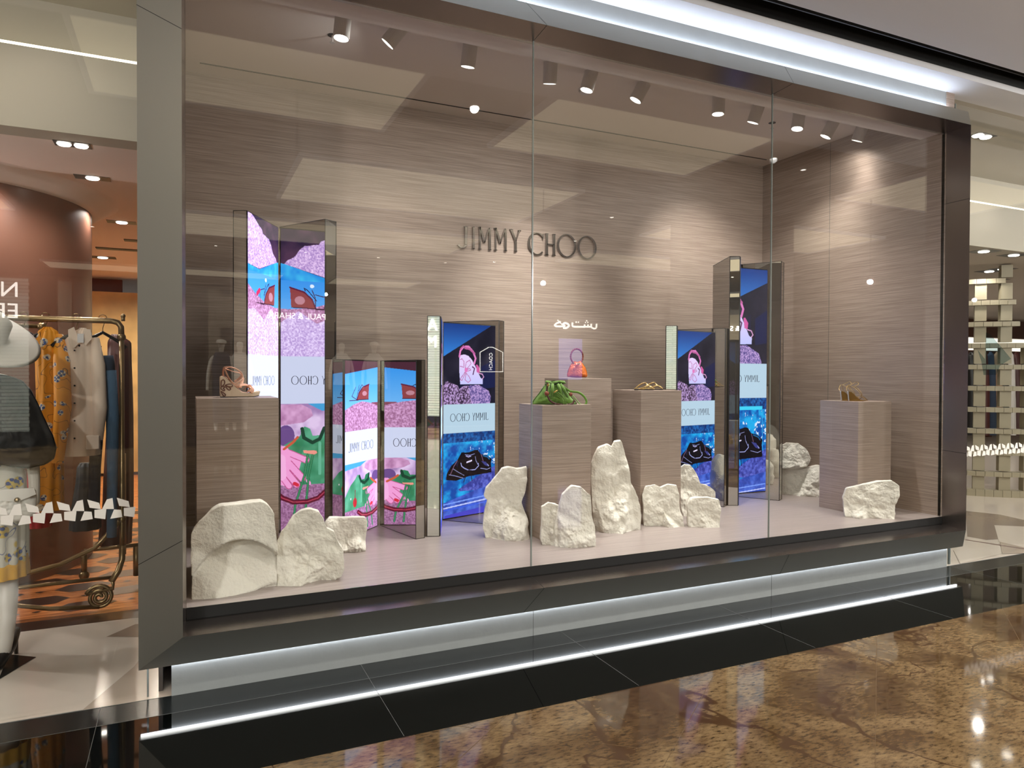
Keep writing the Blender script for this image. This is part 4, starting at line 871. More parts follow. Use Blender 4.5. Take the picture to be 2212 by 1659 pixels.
# clothes rack -------------------------------------------------------
M_brass = mat('antique_brass', (136, 116, 84), .28, .9)
RY = 5.52
rk = thing('clothes_rack', 'antique brass clothes rack with curved tubes on the timber floor of the left shop', 'clothes rack', (-.75, RY, 0))
A = aty(0, 683, RY); B = aty(258, 692, RY); zr = B.z-.005
b = MB(); b.tube([(-2.4, RY, zr), (B.x-.05, RY, zr), (B.x-.01, RY, zr-.01), (B.x+.01, RY, zr-.04), (B.x+.012, RY, zr-.12)], .019, 12); b.build('top_rail', M_brass, rk, smooth=True)
b = MB(); b.tube([(-2.2, RY+.55, zr-.02), (-.93, RY+.55, zr-.02)], .016, 12); b.ball((-.93, RY+.55, zr-.02), .03, 12); b.cyl((-.93, RY+.55, zr-.02), (-.93, RY+.55, zr+.06), .01); b.build('rear_rail', M_brass, rk, smooth=True)
b = MB(); x = B.x+.012; b.tube([(x, RY, zr-.1), (x, RY, .55), (x, RY, .42)], .017, 12); b.tube([(x, RY, .42), (x-.0, RY-.01, .33), (x-.02, RY-.05, .26), (x-.06, RY-.08, .2)], .02, 12); b.ball((x, RY, zr-.11), .028, 12); b.ball((x, RY, .6), .026, 12); b.build('post', M_brass, rk, smooth=True)
b = MB(); b.cyl((x+.01, RY, zr), (x+.01, RY, zr+.03), .012, 12); b.ball((x+.01, RY, zr+.035), .016, 10); b.build('finial', M_brass, rk, smooth=True)
c = Vector((x-.13, RY-.06, .1)); sp = []
for i in range(60):
    an = i*.26; r = .012+i*.0012; sp.append(c+Vector((math.cos(an)*r, 0, math.sin(an)*r)))
b = MB(); b.tube(sp, .013, 10); b.tube([sp[-1], c+Vector((.08, 0, .05)), (x-.05, RY-.08, .21)], .014, 10); b.build('scroll_foot', M_brass, rk, smooth=True)
b = MB(); b.tube([(-1.4, RY-.1, .2), (-1.05, RY-.08, .13), (-.8, RY-.06, .06), (c.x, RY-.06, .035)], .015, 10); b.build('lower_tube', M_brass, rk, smooth=True)
b = MB(); b.tube([(-1.4, RY, .2), (x-.04, RY, .21)], .013, 10); b.build('cross_tube', M_brass, rk, smooth=True)
b = MB(); b.tube([(-1.4, RY, .26), (-1.05, RY, .27), (-.75, RY, .33), (-.55, RY, .42), (x, RY, .6)], .016, 10); b.build('curved_tube', M_brass, rk, smooth=True)
b = MB(); b.tube([(x-.28, RY+.5, .3), (x+.08, RY+.5, .31)], .014, 10); b.tube([(x-.28, RY+.5, .3), (x-.28, RY+.5, .14)], .02, 10); b.ball((x-.28, RY+.5, .12), .035, 12); b.tube([(x-.03, RY+.5, .25), (x-.03, RY+.5, 1.0)], .022, 12); b.tube([(x+.06, RY+.5, .3), (x+.06, RY+.5, .08)], .024, 10); b.build('rear_foot', M_brass, rk, smooth=True)
# hangers and garments -------------------------------------------------
M_hang = mat('black_hanger', (22, 20, 22), .25)
def hanger(px, py_top, label, Y=RY, m=M_hang, w=.19, z=None):
    c = aty(px, 690, Y); zt = zr+.02
    t = thing('coat_hanger', label, 'hanger', (c.x, Y, zt), 'black hangers on the brass rack')
    b = MB(); b.tube([(c.x+math.cos(a)*.024, Y, zt-.004+math.sin(a)*.024) for a in [math.pi*1.1-i*.45 for i in range(8)]]+[(c.x, Y, zt-.07), (c.x, Y, zt-.1)], .003, 6); b.build('hook', M_brass, t)
    b = MB(); b.tube([(c.x-w*.7, Y-.07, zt-.2), (c.x-w*.45, Y-.05, zt-.155), (c.x, Y, zt-.1), (c.x+w*.45, Y+.05, zt-.155), (c.x+w*.7, Y+.07, zt-.2)], [.012, .013, .011, .013, .012], 8); b.build('arm', m, t, smooth=True)
    return t
hanger(8, 690, 'hanger at the photo edge on the brass rack'); hanger(52, 690, 'empty hanger between the hat and the yellow floral dress'); hanger(98, 690, 'hanger inside the yellow floral dress'); hanger(165, 690, 'hanger inside the sheer pale shirt'); hanger(222, 690, 'black hanger above the dark jeans')
def garment(name, rows, Y, ry, m, label, cat, pleat=0, amp=0, parts=None, flat=.9):
    """rows of (py, left px, right px) lofted into a hanging cloth body"""
    b = MB(); n = 64; rr = []
    for py, a, c in rows:
        A = aty(a, py, Y); B = aty(c, py, Y); rr.append((A.z, (A.x+B.x)/2, abs(B.x-A.x)/2))
    R = []
    for i in range(len(rr)-1):
        for k in range(4):
            t = k/4; t2 = t*t*(3-2*t); R.append(tuple(rr[i][j]*(1-t2)+rr[i+1][j]*t2 if j else rr[i][j]*(1-t)+rr[i+1][j]*t for j in range(3)))
    R.append(rr[-1]); H = R[0][0]-R[-1][0]
    for z, cx, rx in R:
        f = (R[0][0]-z)/H
        for q in range(n):
            a = 2*math.pi*q/n; w = 1+amp*math.sin(a*pleat)*min(1, f*1.5); 
            b.v.append(Vector((cx+math.cos(a)*rx*w, Y+math.sin(a)*min(ry, rx)*w*(.6+.4*min(1, f*3))+.01*mnoise.noise(Vector((cx*9+a*3, z*4, 1))), z)))
    for i in range(len(R)-1):
        for q in range(n): b.face((i*n+q, (i+1)*n+q, (i+1)*n+(q+1) % n, i*n+(q+1) % n))
    b.face(range(n)); 
    if parts is None: o = b.build(name, m, smooth=True); return tag(o, label, cat)
    t = thing(name, label, cat, (rr[0][1], Y, rr[0][0])); b.build('body', m, t, smooth=True); return t
def floral(name, base, spots, line, sc=14):
    m, nt, bs = newmat(name); g = nt.nodes.new('ShaderNodeNewGeometry')
    v = nt.nodes.new('ShaderNodeTexVoronoi'); v.inputs['Scale'].default_value = sc; nt.links.new(g.outputs['Position'], v.inputs['Vector'])
    r = ramp(nt, v.outputs['Distance'], [(.0, (1, 1, 1, 1)), (.31, (1, 1, 1, 1)), (.36, (0, 0, 0, 1))])
    n = nt.nodes.new('ShaderNodeTexNoise'); n.inputs['Scale'].default_value = 5; nt.links.new(g.outputs['Position'], n.inputs['Vector'])
    gate = nt.nodes.new('ShaderNodeMath'); gate.operation = 'GREATER_THAN'; nt.links.new(n.outputs[0], gate.inputs[0]); gate.inputs[1].default_value = .44
    mu = nt.nodes.new('ShaderNodeMath'); mu.operation = 'MULTIPLY'; nt.links.new(r.outputs[0], mu.inputs[0]); nt.links.new(gate.outputs[0], mu.inputs[1])
    v2 = nt.nodes.new('ShaderNodeTexVoronoi'); v2.inputs['Scale'].default_value = sc*4; nt.links.new(g.outputs['Position'], v2.inputs['Vector'])
    pc = ramp(nt, v2.outputs['Distance'], [(.2, srgb(*spots[0])), (.4, srgb(*spots[1])), (.55, srgb(*spots[2]))])
    mx = nt.nodes.new('ShaderNodeMix'); mx.data_type = 'RGBA'; nt.links.new(mu.outputs[0], mx.inputs[0]); mx.inputs[6].default_value = srgb(*base); nt.links.new(pc.outputs[0], mx.inputs[7])
    n3 = nt.nodes.new('ShaderNodeTexNoise'); n3.inputs['Scale'].default_value = 9; n3.inputs['Detail'].default_value = 1; nt.links.new(g.outputs['Position'], n3.inputs['Vector'])
    lr_ = ramp(nt, n3.outputs[0], [(.492, (0, 0, 0, 1)), (.498, (1, 1, 1, 1)), (.502, (1, 1, 1, 1)), (.508, (0, 0, 0, 1))])
    m2 = nt.nodes.new('ShaderNodeMix'); m2.data_type = 'RGBA'; nt.links.new(lr_.outputs[0], m2.inputs[0]); nt.links.new(mx.outputs[2], m2.inputs[6]); m2.inputs[7].default_value = srgb(*line)
    nt.links.new(m2.outputs[2], bs.inputs['Base Color']); bs.inputs['Roughness'].default_value = .6; return m
M_yf = floral('yellow_floral_silk', (236, 158, 40), ((60, 100, 170), (40, 60, 110), (230, 220, 200)), (96, 60, 30))
M_bf = floral('white_blue_floral', (226, 222, 210), ((40, 70, 160), (30, 50, 120), (220, 190, 90)), (50, 70, 140), 10)
M_sheer = mat('pale_peach_voile', (232, 214, 196), .7, sheen=.3); M_denim = mat('dark_denim', (38, 52, 72), .9, bump=.2, bscale=200); M_denim2 = mat('mid_denim', (70, 100, 128), .9, bump=.2, bscale=200)
M_brown = mat('dark_brown_leather', (70, 32, 28), .45); M_teal = mat('black_teal_skirt', (26, 34, 38), .5); M_red = mat('red_skirt', (150, 24, 36), .7)
d = garment('floral_dress', [(706, 94, 112), (716, 82, 126), (735, 73, 133), (800, 76, 137), (870, 78, 138), (960, 72, 136), (1104, 60, 137)], RY-.02, .09, M_yf, 'yellow floral dress hanging on the brass rack', 'dress', 9, .06, True)
b = MB(); A, B = aty(130, 735, RY-.05), aty(134, 975, RY-.1); b.tube([aty(126, 725, RY-.02), aty(133, 780, RY-.08), aty(136, 880, RY-.1), aty(124, 1000, RY-.1)], [.03, .05, .05, .035], 14); b.build('sleeve', M_yf, d, smooth=True)
s_ = garment('long_shirt', [(708, 172, 186), (718, 158, 198), (735, 140, 208), (790, 134, 214), (870, 134, 216), (985, 136, 216)], RY-.02, .08, M_sheer, 'long sheer pale shirt hanging on the brass rack', 'shirt', 7, .04, True)
b = MB(); b.tube([aty(204, 732, RY-.03), aty(212, 790, RY-.08), aty(216, 880, RY-.09), aty(212, 950, RY-.09)], [.03, .042, .042, .03], 14); b.build('sleeve', M_sheer, s_, smooth=True)
b = MB(); b.box(tuple(aty(187, 970, RY-.12)+Vector((0, -.03, 0))), tuple(aty(215, 940, RY-.12)+Vector((0, .03, 0)))); b.build('cuff', M_sheer, s_, bevel=.004)
b = MB(); b.poly([aty(x, y, RY-.1) for x, y in ((147, 712), (160, 706), (172, 740), (160, 752), (148, 744))]); b.poly([aty(x, y, RY-.1) for x, y in ((172, 738), (182, 710), (196, 712), (198, 732), (186, 746))]); b.build('collar', M_sheer, s_)
b = MB(); b.box(tuple(aty(167, 740, RY-.115)), tuple(aty(181, 721, RY-.11))); o = b.build('price_tag', M_white); tag(o, 'small white printed tag pinned at the collar of the pale shirt', 'tag')
b = MB()
for k in range(6): p = aty(161, 757+k*38, RY-.1); b.ball(p, .006, 8)
b.build('buttons', M_blk, s_)
j = thing('jeans', 'dark jeans clipped to a hanger on the brass rack', 'jeans', tuple(aty(228, 770, RY)))
def tubecloth(rows, Y, r, m, nm, par): b = MB(); b.tube([aty(x, y, Y) for x, y in rows], r, 20); return b.build(nm, m, par, smooth=True)
tubecloth([(226, 768), (227, 790), (226, 815)], RY, [.052, .06, .06], M_denim, 'waist', j)
tubecloth([(217, 800), (212, 900), (205, 1010), (203, 1090)], RY+.02, [.04, .04, .036, .036], M_denim, 'trouser_leg', j); tubecloth([(237, 800), (243, 900), (243, 1020), (241, 1160)], RY-.03, [.04, .04, .034, .03], M_denim2, 'trouser_leg', j)
garment('leather_coat', [(722, 240, 262), (740, 232, 284), (900, 230, 288), (1080, 222, 288), (1178, 212, 284)], 6.15, .1, M_brown, 'dark brown leather coat on the rack behind the jeans', 'coat', 5, .05)
garment('dark_skirt', [(1000, 172, 200), (1010, 166, 206), (1145, 150, 218)], 6.0, .12, M_teal, 'black teal skirt hanging behind the pale shirt', 'skirt', 8, .05)
garment('red_skirt', [(980, 60, 110), (1140, 56, 112)], 6.1, .1, M_red, 'red skirt behind the yellow dress', 'skirt', 8, .05)
# striped ties of sticker band on the shop glass
M_stick = mat('white_vinyl', (232, 228, 222), .5)
def stickers(xa, xb, zc, label):
    b = MB(); x = xa; k = 0; h = .05
    while x < xb:
        u = [(0, h), (.05, h*.6), (.056, -.0), (.01, .01)] if k % 2 else [(0, 0), (.05, -.004), (.044, h), (.02, h*.9)]
        v = [(.0, -.002), (.05, .0), (.045, -h), (.0, -h*.8)] if k % 2 else [(.004, -h), (.055, -h*.9), (.05, -.01), (.02, -.006)]
        for q in (u, v): b.extr([(x+a+(.0 if q is u else .03), 3.9285, zc+c_) for a, c_ in q], (0, .0012, 0))
        x += .062; k += 1
    o = b.build('sticker_band', M_stick); tag(o, label, 'window sticker')
stickers(-.98, -.25, .945, 'row of white angular stickers across the left shop glass'); stickers(6.05, 7.2, .955, 'row of white angular stickers across the right shop glass')
b = MB(); C_ = lambda *a: [aty(x, y, 3.927) for x, y in a]
b.extr(C_((2130, 718), (2139, 722), (2165, 752), (2184, 775), (2160, 790), (2152, 810), (2125, 810), (2120, 780), (2112, 756), (2128, 776)), (0, .0012, 0)); o = b.build('arrow_sticker', glassmat('frosted_sticker', (.75, .85, .88), 3)); tag(o, 'large pale blue angular sticker on the right shop glass', 'window sticker')
# ------------------------------------------------------------------ mannequins
M_man = mat('mannequin_white', (226, 220, 210), .35)
def skin(name, chain, radii, edges, m, parent=None, sub=2):
    me = bpy.data.meshes.new(name); me.from_pydata(chain, edges, []); o = bpy.data.objects.new(name, me); COL.objects.link(o)
    sk = o.modifiers.new('skin', 'SKIN'); 
    me.skin_vertices.new() if not me.skin_vertices else None
    for v, r in zip(me.skin_vertices[0].data, radii): v.radius = r if isinstance(r, tuple) else (r, r)
    me.skin_vertices[0].data[0].use_root = True
    sb = o.modifiers.new('sub', 'SUBSURF'); sb.levels = sub; sb.render_levels = sub
    me.materials.append(m)
    if parent is not None: o.parent = parent; o.matrix_parent_inverse = Matrix.Translation(-parent.location)
    return o
def body(cx, cy, h, parent, step=0.0, arm=0.0, face=-1):
    k = h/1.8; z = lambda v: v*k
    V = [(0, 0, .98), (0, 0, 1.12), (0, 0, 1.30), (0, 0, 1.44), (0, .01, 1.53), (0, 0, 1.60), (0, 0, 1.70), (0, .0, 1.77),
         (.16, 0, 1.43), (.23, .0, 1.16), (.25, -.04*1, .92), (.25, -.06, .80), (-.16, 0, 1.43), (-.23, 0, 1.16), (-.25, -.04, .92), (-.25, -.06, .80),
         (.09, 0, .90), (.10, 0, .50), (.10, .02, .09), (.10, -.12, .03), (-.09, 0, .90), (-.10, -step*.5, .50), (-.10, .02-step, .09), (-.10, -.12-step, .03)]
    R_ = [(.15, .1), (.12, .085), (.145, .1), (.12, .08), .045, .05, (.075, .09), (.055, .07), .055, .038, .028, .03, .055, .038, .028, .03, .085, .055, .035, (.035, .03), .085, .055, .035, (.035, .03)]
    E_ = [(0, 1), (1, 2), (2, 3), (3, 4), (4, 5), (5, 6), (6, 7), (3, 8), (8, 9), (9, 10), (10, 11), (3, 12), (12, 13), (13, 14), (14, 15), (0, 16), (16, 17), (17, 18), (18, 19), (0, 20), (20, 21), (21, 22), (22, 23)]
    s = -1 if face > 0 else 1
    return skin('body', [(cx+x*k*s, cy+y*k*s, z(zz)) for x, y, zz in V], [tuple(q*k for q in r) if isinstance(r, tuple) else r*k for r in R_], E_, M_man, parent)
def lathe_tilt(prof, c, ax, seg=40):
    b = MB(); ax = Vector(ax).normalized(); q = Vector((0, 0, 1)).rotation_difference(ax)
    b.lathe(prof, (0, 0, 0), seg); b.v = [q @ v+Vector(c) for v in b.v]; return b
MX, MY = -1.03, 4.78
mn = thing('mannequin', 'white mannequin in wide hat, black puffy jacket and floral skirt at left edge', 'mannequin', (MX, MY, 0))
body(MX, MY, 1.92, mn)
M_hat = mat('off_white_hat', (224, 220, 212), .6)
hc = aty(2, 742, MY-.0); lathe_tilt([(.0, .13), (.06, .125), (.095, .09), (.1, .0), (.12, -.008), (.25, -.012), (.27, -.02), (.25, -.024), (.1, -.016), (.09, -.01)], (MX+.05, MY-.05, hc.z+.05), (.42, -.5, .8)).build('hat', M_hat, mn, smooth=True)
M_jac = mat('black_puff_jacket', (14, 14, 15), .6, sheen=.2)
b = inflate([(-70, 820), (-20, 806), (20, 812), (48, 822), (66, 842), (82, 872), (98, 905), (115, 940), (123, 968), (118, 988), (98, 1002), (60, 1010), (20, 1005), (-30, 1000), (-75, 990)], MY-.1, .34, p=2.2, nz=(.02, 5), seed=21); b.build('jacket', M_jac, mn, smooth=True)
rows = [(992, -60, 48), (1040, -64, 56), (1100, -66, 60), (1225, -72, 60)]
def skirt_part(rows, nm, m, pleat, amp, Y, ry):
    o = garment(nm, rows, Y, ry, m, 'x', 'x', pleat, amp); del o['label']; del o['category']; o.parent = mn; o.matrix_parent_inverse = Matrix.Translation(-mn.location); return o
skirt_part(rows, 'skirt', M_bf, 14, .05, MY, .2); skirt_part([(1205, -71, 61), (1222, -74, 62), (1252, -76, 62)], 'skirt_hem', mat('yellow_hem', (232, 176, 56), .7), 14, .05, MY, .21)
M_boot = mat('white_boot', (230, 226, 220), .4)
b = MB(); b.tube([aty(12, 1240, MY-.03), aty(12, 1320, MY-.05), aty(8, 1385, MY-.07), aty(4, 1415, MY-.1)], [.062, .055, .045, .04], 20); b.build('boot', M_boot, mn, smooth=True)
b = MB(); ft = atz(8, 1432, 0); b.tube([(ft.x+.03, ft.y+.12, .14), (ft.x+.02, ft.y+.03, .08), (ft.x-.01, ft.y-.1, .03), (ft.x-.03, ft.y-.17, .02)], [.03, .036, .034, .012], 14); b.tube([(ft.x+.03, ft.y+.12, .12), (ft.x+.035, ft.y+.13, .0)], [.016, .01], 10); b.build('shoe', M_blk, mn, smooth=True)
cl = thing('clutch_bag', 'white clutch bag held at the skirt of the mannequin', 'handbag', tuple(aty(35, 1085, MY-.3)))
b = inflate([(-30, 1062), (70, 1054), (78, 1060), (80, 1078), (76, 1112), (40, 1125), (-30, 1128)], MY-.3, .07, p=5, nz=(.002, 5), seed=5); b.build('bag_body', mat('white_leather', (226, 222, 216), .35), cl, smooth=True)
b = MB(); b.extr([aty(x, y, MY-.342) for x, y in ((-30, 1060), (74, 1054), (78, 1068), (36, 1084), (-30, 1080))], (0, .006, 0)); flap = b.build('flap', mat('white_leather_flap', (232, 228, 222), .3), cl)
b = MB(); b.ball(aty(37, 1080, MY-.35), .014, 10); b.build('clasp', M_brass, flap)
for i, (px, py, cap) in enumerate([(738, 745, 0), (808, 745, 1), (478, 740, 1), (518, 742, 0)]):
    p = aty(px, py-8, 16.4); o = thing('mannequin', ['bare headed mannequin in a pale shirt, opposite and reflected above the lowest screen', 'capped mannequin in a pale top, opposite and reflected above the lowest screen', 'capped mannequin in a dark jacket reflected left of the tall screen', 'bare headed mannequin in a white top reflected beside the tall screen'][i], 'mannequin', (p.x, -8.64, 0.35))
    h = (p.z-.35); bd = body(p.x, -8.64, h, o, face=1); bd.location.z += .35
    zz = .35
    mt = [M_hat, M_hat, mat('navy_jacket', (40, 44, 60), .7), M_hat][i]
    b = MB(); b.lathe([(.1*h/1.8, zz+h*.86), (.19, zz+h*.8), (.2, zz+h*.7), (.17, zz+h*.58), (.19, zz+h*.5)], (p.x, -8.64, 0), 24); b.v = [Vector((v.x, -8.64+(v.y+8.64)*.65, v.z)) for v in b.v]; b.build('shirt', mt, o, smooth=True)
    b = MB(); b.lathe([(.17, zz+h*.53), (.18, zz+h*.45), (.16, zz+h*.1)], (p.x, -8.64, 0), 20); b.v = [Vector((v.x, -8.64+(v.y+8.64)*.7, v.z)) for v in b.v]; b.build('trousers', M_denim, o, smooth=True)
    if cap: b = MB(); b.ball((p.x, -8.64, zz+h*.965), .105, 14, (1, 1.1, .6)); b.box((p.x-.08, -8.6, zz+h*.95), (p.x+.08, -8.42, zz+h*.957)); b.build('cap', M_man, o, smooth=True)
area_light('opposite_shop_light', (2.6, -7.8, 4.1), 6, .6, 260, (1, .95, .85), 4, 1)
def fill_point(x, y, z, power, label):  # invented hanging lamp outside the frame, added to lift the ambient light
    t = thing('fill_lamp', label, 'fill lamp', (x, y, 4.24))
    b = MB(); b.cyl((x, y, z+.05), (x, y, 4.24), .006, 8); b.build('cord', M_blk, t)
    b = MB(); b.lathe([(.0, z+.07), (.04, z+.06), (.05, z+.03), (.05, z+.02)], (x, y, 0), 16); b.build('cap', M_blk, t)
    L = bpy.data.lights.new('fill_light', 'POINT'); L.energy = power; L.shadow_soft_size = .03; L.color = (1, .97, .93)
    o = bpy.data.objects.new('fill_light', L); COL.objects.link(o); o.parent = t; o.location = (0, 0, z-4.24-.01)
fill_point(-1.8, .3, 3.3, 200, 'added fill lamp over the walkway, nearest behind the viewer on the left')
fill_point(-3.5, -2.6, 3.1, 300, 'added fill lamp farther back on the left of the walkway')
fill_point(11, 1.9, 3.3, 260, 'added fill lamp over the walkway beyond the right end of the window')
fill_point(14, -1, 3.1, 480, 'added fill lamp farther back on the right of the walkway')
fill_point(4.6, -1.2, 2.9, 260, 'added fill lamp over the walkway, straight across from the window middle')
fill_point(9.2, .4, 3.0, 300, 'added fill lamp in front of the mall pillar')
fill_point(-3.3, 5.9, 2.3, 130, 'added fill lamp inside the left shop beside its round column')
# E-PART4
# ================================================================== products
def PX(sc, ox, oy):
    return lambda pts, Y: [aty(ox+x/sc, oy+y/sc, Y) for x, y in pts]
M_tan = mat('blush_leather', (206, 152, 124), .4); M_canvas = mat('cream_canvas', (216, 196, 172), .7, bump=.2, bscale=300); M_brn = mat('brown_braid', (104, 62, 44), .5); M_sole = mat('dark_sole', (40, 28, 30), .5)
# wedge sandal
q = PX(18.43, 460, 780); YS = 4.44; zt = 1.461
w = thing('wedge_sandal', 'cream wedge sandal with tan ankle straps on the far left plinth', 'shoe', (aty(515, 857, YS).x, YS, zt))
def drop(pts, z): 
    lo = min(p.z for p in pts); return [p+Vector((0, 0, z-lo)) for p in pts]
prof = q([(285, 600), (330, 575), (440, 590), (600, 710), (760, 850), (900, 985), (1050, 1130), (1180, 1225), (1400, 1245), (1560, 1220), (1880, 1165), (1885, 1200), (1840, 1345), (1560, 1398), (300, 1398), (285, 1200), (288, 1000), (275, 700)], YS-.04)
dz = (zt+.003)-min(p.z for p in prof); sh = lambda L: [p+Vector((0, 0, dz)) for p in L]
b = MB(); b.extr(sh(prof), (0, .08, 0)); b.build('wedge', M_canvas, w, bevel=.003)
b = MB(); base = sh(q([(300, 1396), (1560, 1396), (1840, 1345), (1840, 1362), (1560, 1412), (300, 1412)], YS-.041)); b.extr(base, (0, .082, 0)); b.build('outsole', M_sole, w)
b = MB()
ins = sh(q([(330, 572), (440, 585), (600, 705), (760, 845), (900, 980), (1050, 1125), (1180, 1218), (1400, 1238)], YS)); b.tube(smooth3(ins, 4), .034, 12, flat=.1, up=(0, 0, 1)); b.build('insole', M_tan, w, smooth=True)
def strap(pts, r=.007, flat=.4, nm='strap', m=M_tan, par=w, n=5, closed=False): b = MB(); b.tube(smooth3(pts, n, closed), r, 8, flat=flat, closed=closed); return b.build(nm, m, par, smooth=True)
def loop(pts, front, back, s=sh):   # straps with depth: (x,y,side) side -1 near .. 1 far
    return [s(q([(x, y)], YS+d*.042))[0] for x, y, d in pts]
strap(loop([(440, 240, 0), (600, 200, -.8), (850, 250, -.9), (1050, 360, -.3), (1170, 520, .2), (1180, 680, -.5), (1060, 780, -1), (900, 880, -1), (780, 830, -1), (660, 700, -1), (560, 520, -.9), (480, 330, -.5), (440, 240, 0)], 0, 0))
strap(loop([(450, 260, .2), (620, 330, -.6), (850, 400, -.9), (1060, 450, -.4), (1130, 560, .4), (1010, 700, .9), (860, 800, 1)], 0, 0))
strap(loop([(440, 250, .2), (700, 230, .9), (980, 330, .7), (1090, 450, .2)], 0, 0)); strap(loop([(430, 260, 0), (405, 400, .4), (410, 560, .6)], 0, 0), .005)
strap(loop([(1180, 640, .2), (1150, 800, 0), (1090, 950, -.6), (1000, 1000, -1)], 0, 0), .010)
b = MB(); b.extr(sh(q([(640, 720), (880, 905), (1090, 880), (1060, 1000), (1000, 1060), (860, 960), (700, 800)], YS-.043)), (0, .004, 0)); b.build('vamp', M_tan, w)
strap(loop([(1060, 1030, -1), (1090, 930, -.8), (1280, 915, 0), (1480, 990, .8), (1560, 1180, 1)], 0, 0), .012, .25, 'toe_strap'); strap(loop([(1400, 1200, -1), (1490, 1050, -.6), (1400, 960, .2), (1250, 1080, 1)], 0, 0), .012, .25, 'toe_strap'); strap(loop([(1490, 1000, -.5), (1560, 1100, -.8), (1500, 1230, -1)], 0, 0), .014, .25, 'toe_strap')
for k, pet in enumerate(([(330, 960), (340, 780), (400, 720), (460, 760), (460, 880), (360, 980)], [(500, 930), (640, 890), (760, 900), (785, 950), (740, 1000), (620, 985), (520, 950)], [(520, 960), (580, 1080), (650, 1130), (705, 1090), (680, 1020), (560, 960)], [(340, 1000), (430, 985), (480, 1020), (420, 1060), (470, 1110), (440, 1160), (330, 1080)], [(330, 1180), (400, 1220), (500, 1300), (490, 1350), (430, 1360), (340, 1230)])):
    strap([p+Vector((0, -.0015, 0)) for p in sh(q(pet, YS-.041))], .0028, 1, 'petal_braid', M_brn, closed=True, n=4)
# green handbag
q2 = PX(8.73, 1140, 700); YG = 4.60; zt = 1.384
M_gr = mat('green_suede', (86, 124, 36), .8, bump=.25, bscale=60, sheen=.3, vary=.12, vscale=25); M_grd = mat('dark_green_lining', (30, 52, 26), .7); M_bead = mat('amber_bead', (120, 58, 40), .25); M_gold = mat('gold', (214, 176, 104), .2, 1); M_chain = mat('dark_beaded_chain', (70, 32, 26), .4)
gb = thing('handbag', 'green slouchy drawstring handbag on the front middle plinth', 'handbag', (aty(1215, 875, YG).x, YG, zt))
def fitz(L, z): lo = min(p.z for p in L); return [p+Vector((0, 0, z-lo)) for p in L]
b = inflate([(1146, 875), (1149, 868), (1158, 856), (1168, 844), (1178, 830), (1184, 824), (1196, 822), (1206, 826), (1216, 836), (1228, 850), (1240, 864), (1246, 872), (1244, 877), (1220, 878), (1170, 878)], YG, .17, p=2.0, nz=(.012, 14), seed=31, rough=.001)
lo = min(v.z for v in b.v)
for i, v in enumerate(b.v):
    k = .006*math.sin((v.x-gb.location.x)*70+ (v.z-zt)*9)*max(0, (v.z-zt)/.3)
    b.v[i] = Vector((v.x, v.y-k*2, max(v.z+(zt-lo)*0, zt+.001)))
b.build('bag_body', M_gr, gb, smooth=True)
b = MB()
neck = []
for i in range(28):
    a = 2*math.pi*i/28; c = aty(1201, 826, YG-.03); rr = 1+.28*math.sin(a*5)
    neck.append(c+Vector((math.cos(a)*.062*rr, math.sin(a)*.045*rr, .006*math.sin(a*3))))
b.tube(neck, .008, 8, closed=True); b.build('gathered_rim', M_gr, gb, smooth=True)
b = MB(); n0 = len(b.v); b.v += [p*1.0 for p in neck]+[aty(1200, 838, YG-.03)]; [b.face((n0+i, n0+(i+1) % 28, n0+28)) for i in range(28)]; b.build('lining', M_grd, gb, smooth=True)
fold = MB()
for x0, x1 in ((1186, 1178), (1194, 1192), (1205, 1214), (1210, 1226)):
    fold.tube([aty(x0, 829, YG-.075), aty((x0+x1)/2, 842, YG-.088), aty(x1, 858, YG-.09)], [.010, .013, .004], 10)
fold.build('pleat_folds', M_gr, gb, smooth=True)
strap([aty(x, y, Y) for x, y, Y in ((1206, 826, YG+.02), (1216, 835, YG+.01), (1232, 845, YG), (1250, 848, YG-.02), (1262, 857, YG-.04), (1267, 868, YG-.05), (1262, 875, YG-.05), (1252, 872, YG-.06), (1244, 862, YG-.07), (1236, 854, YG-.07), (1226, 846, YG-.04))], .0032, 2.6, 'shoulder_strap', M_gr, gb)
ch = smooth3([aty(x, y, YG-.1) for x, y in ((1183, 828), (1182, 838), (1181, 850), (1186, 862), (1193, 869), (1205, 873), (1222, 874), (1236, 872), (1240, 866))], 5); b = MB()
for p in ch: b.ball(p, .0075, 8)
b.build('braided_chain', M_chain, gb, smooth=True)
for x, y, r, m, nm in ((1181, 850, .017, M_bead, 'bead'), (1233, 852, .014, M_bead, 'bead'), (1184, 832, .009, M_gold, 'clasp')): b = MB(); b.ball(aty(x, y, YG-.112), r, 12); b.build(nm, m, gb, smooth=True)
strap([aty(x, y, YG-.105) for x, y in ((1200, 848), (1210, 856), (1216, 866), (1218, 875))], .0035, 1, 'drawstring', M_gr, gb); strap([aty(x, y, YG-.105) for x, y in ((1202, 846), (1212, 853), (1220, 864), (1223, 874))], .0035, 1, 'drawstring', M_gr, gb)
b = MB(); b.cyl(aty(1196, 848, YG-.115), aty(1205, 843, YG-.115), .005, 10); b.ball(aty(1218, 875, YG-.107), .005, 8); b.ball(aty(1223, 875, YG-.107), .005, 8); b.build('toggle', M_gold, gb, smooth=True)
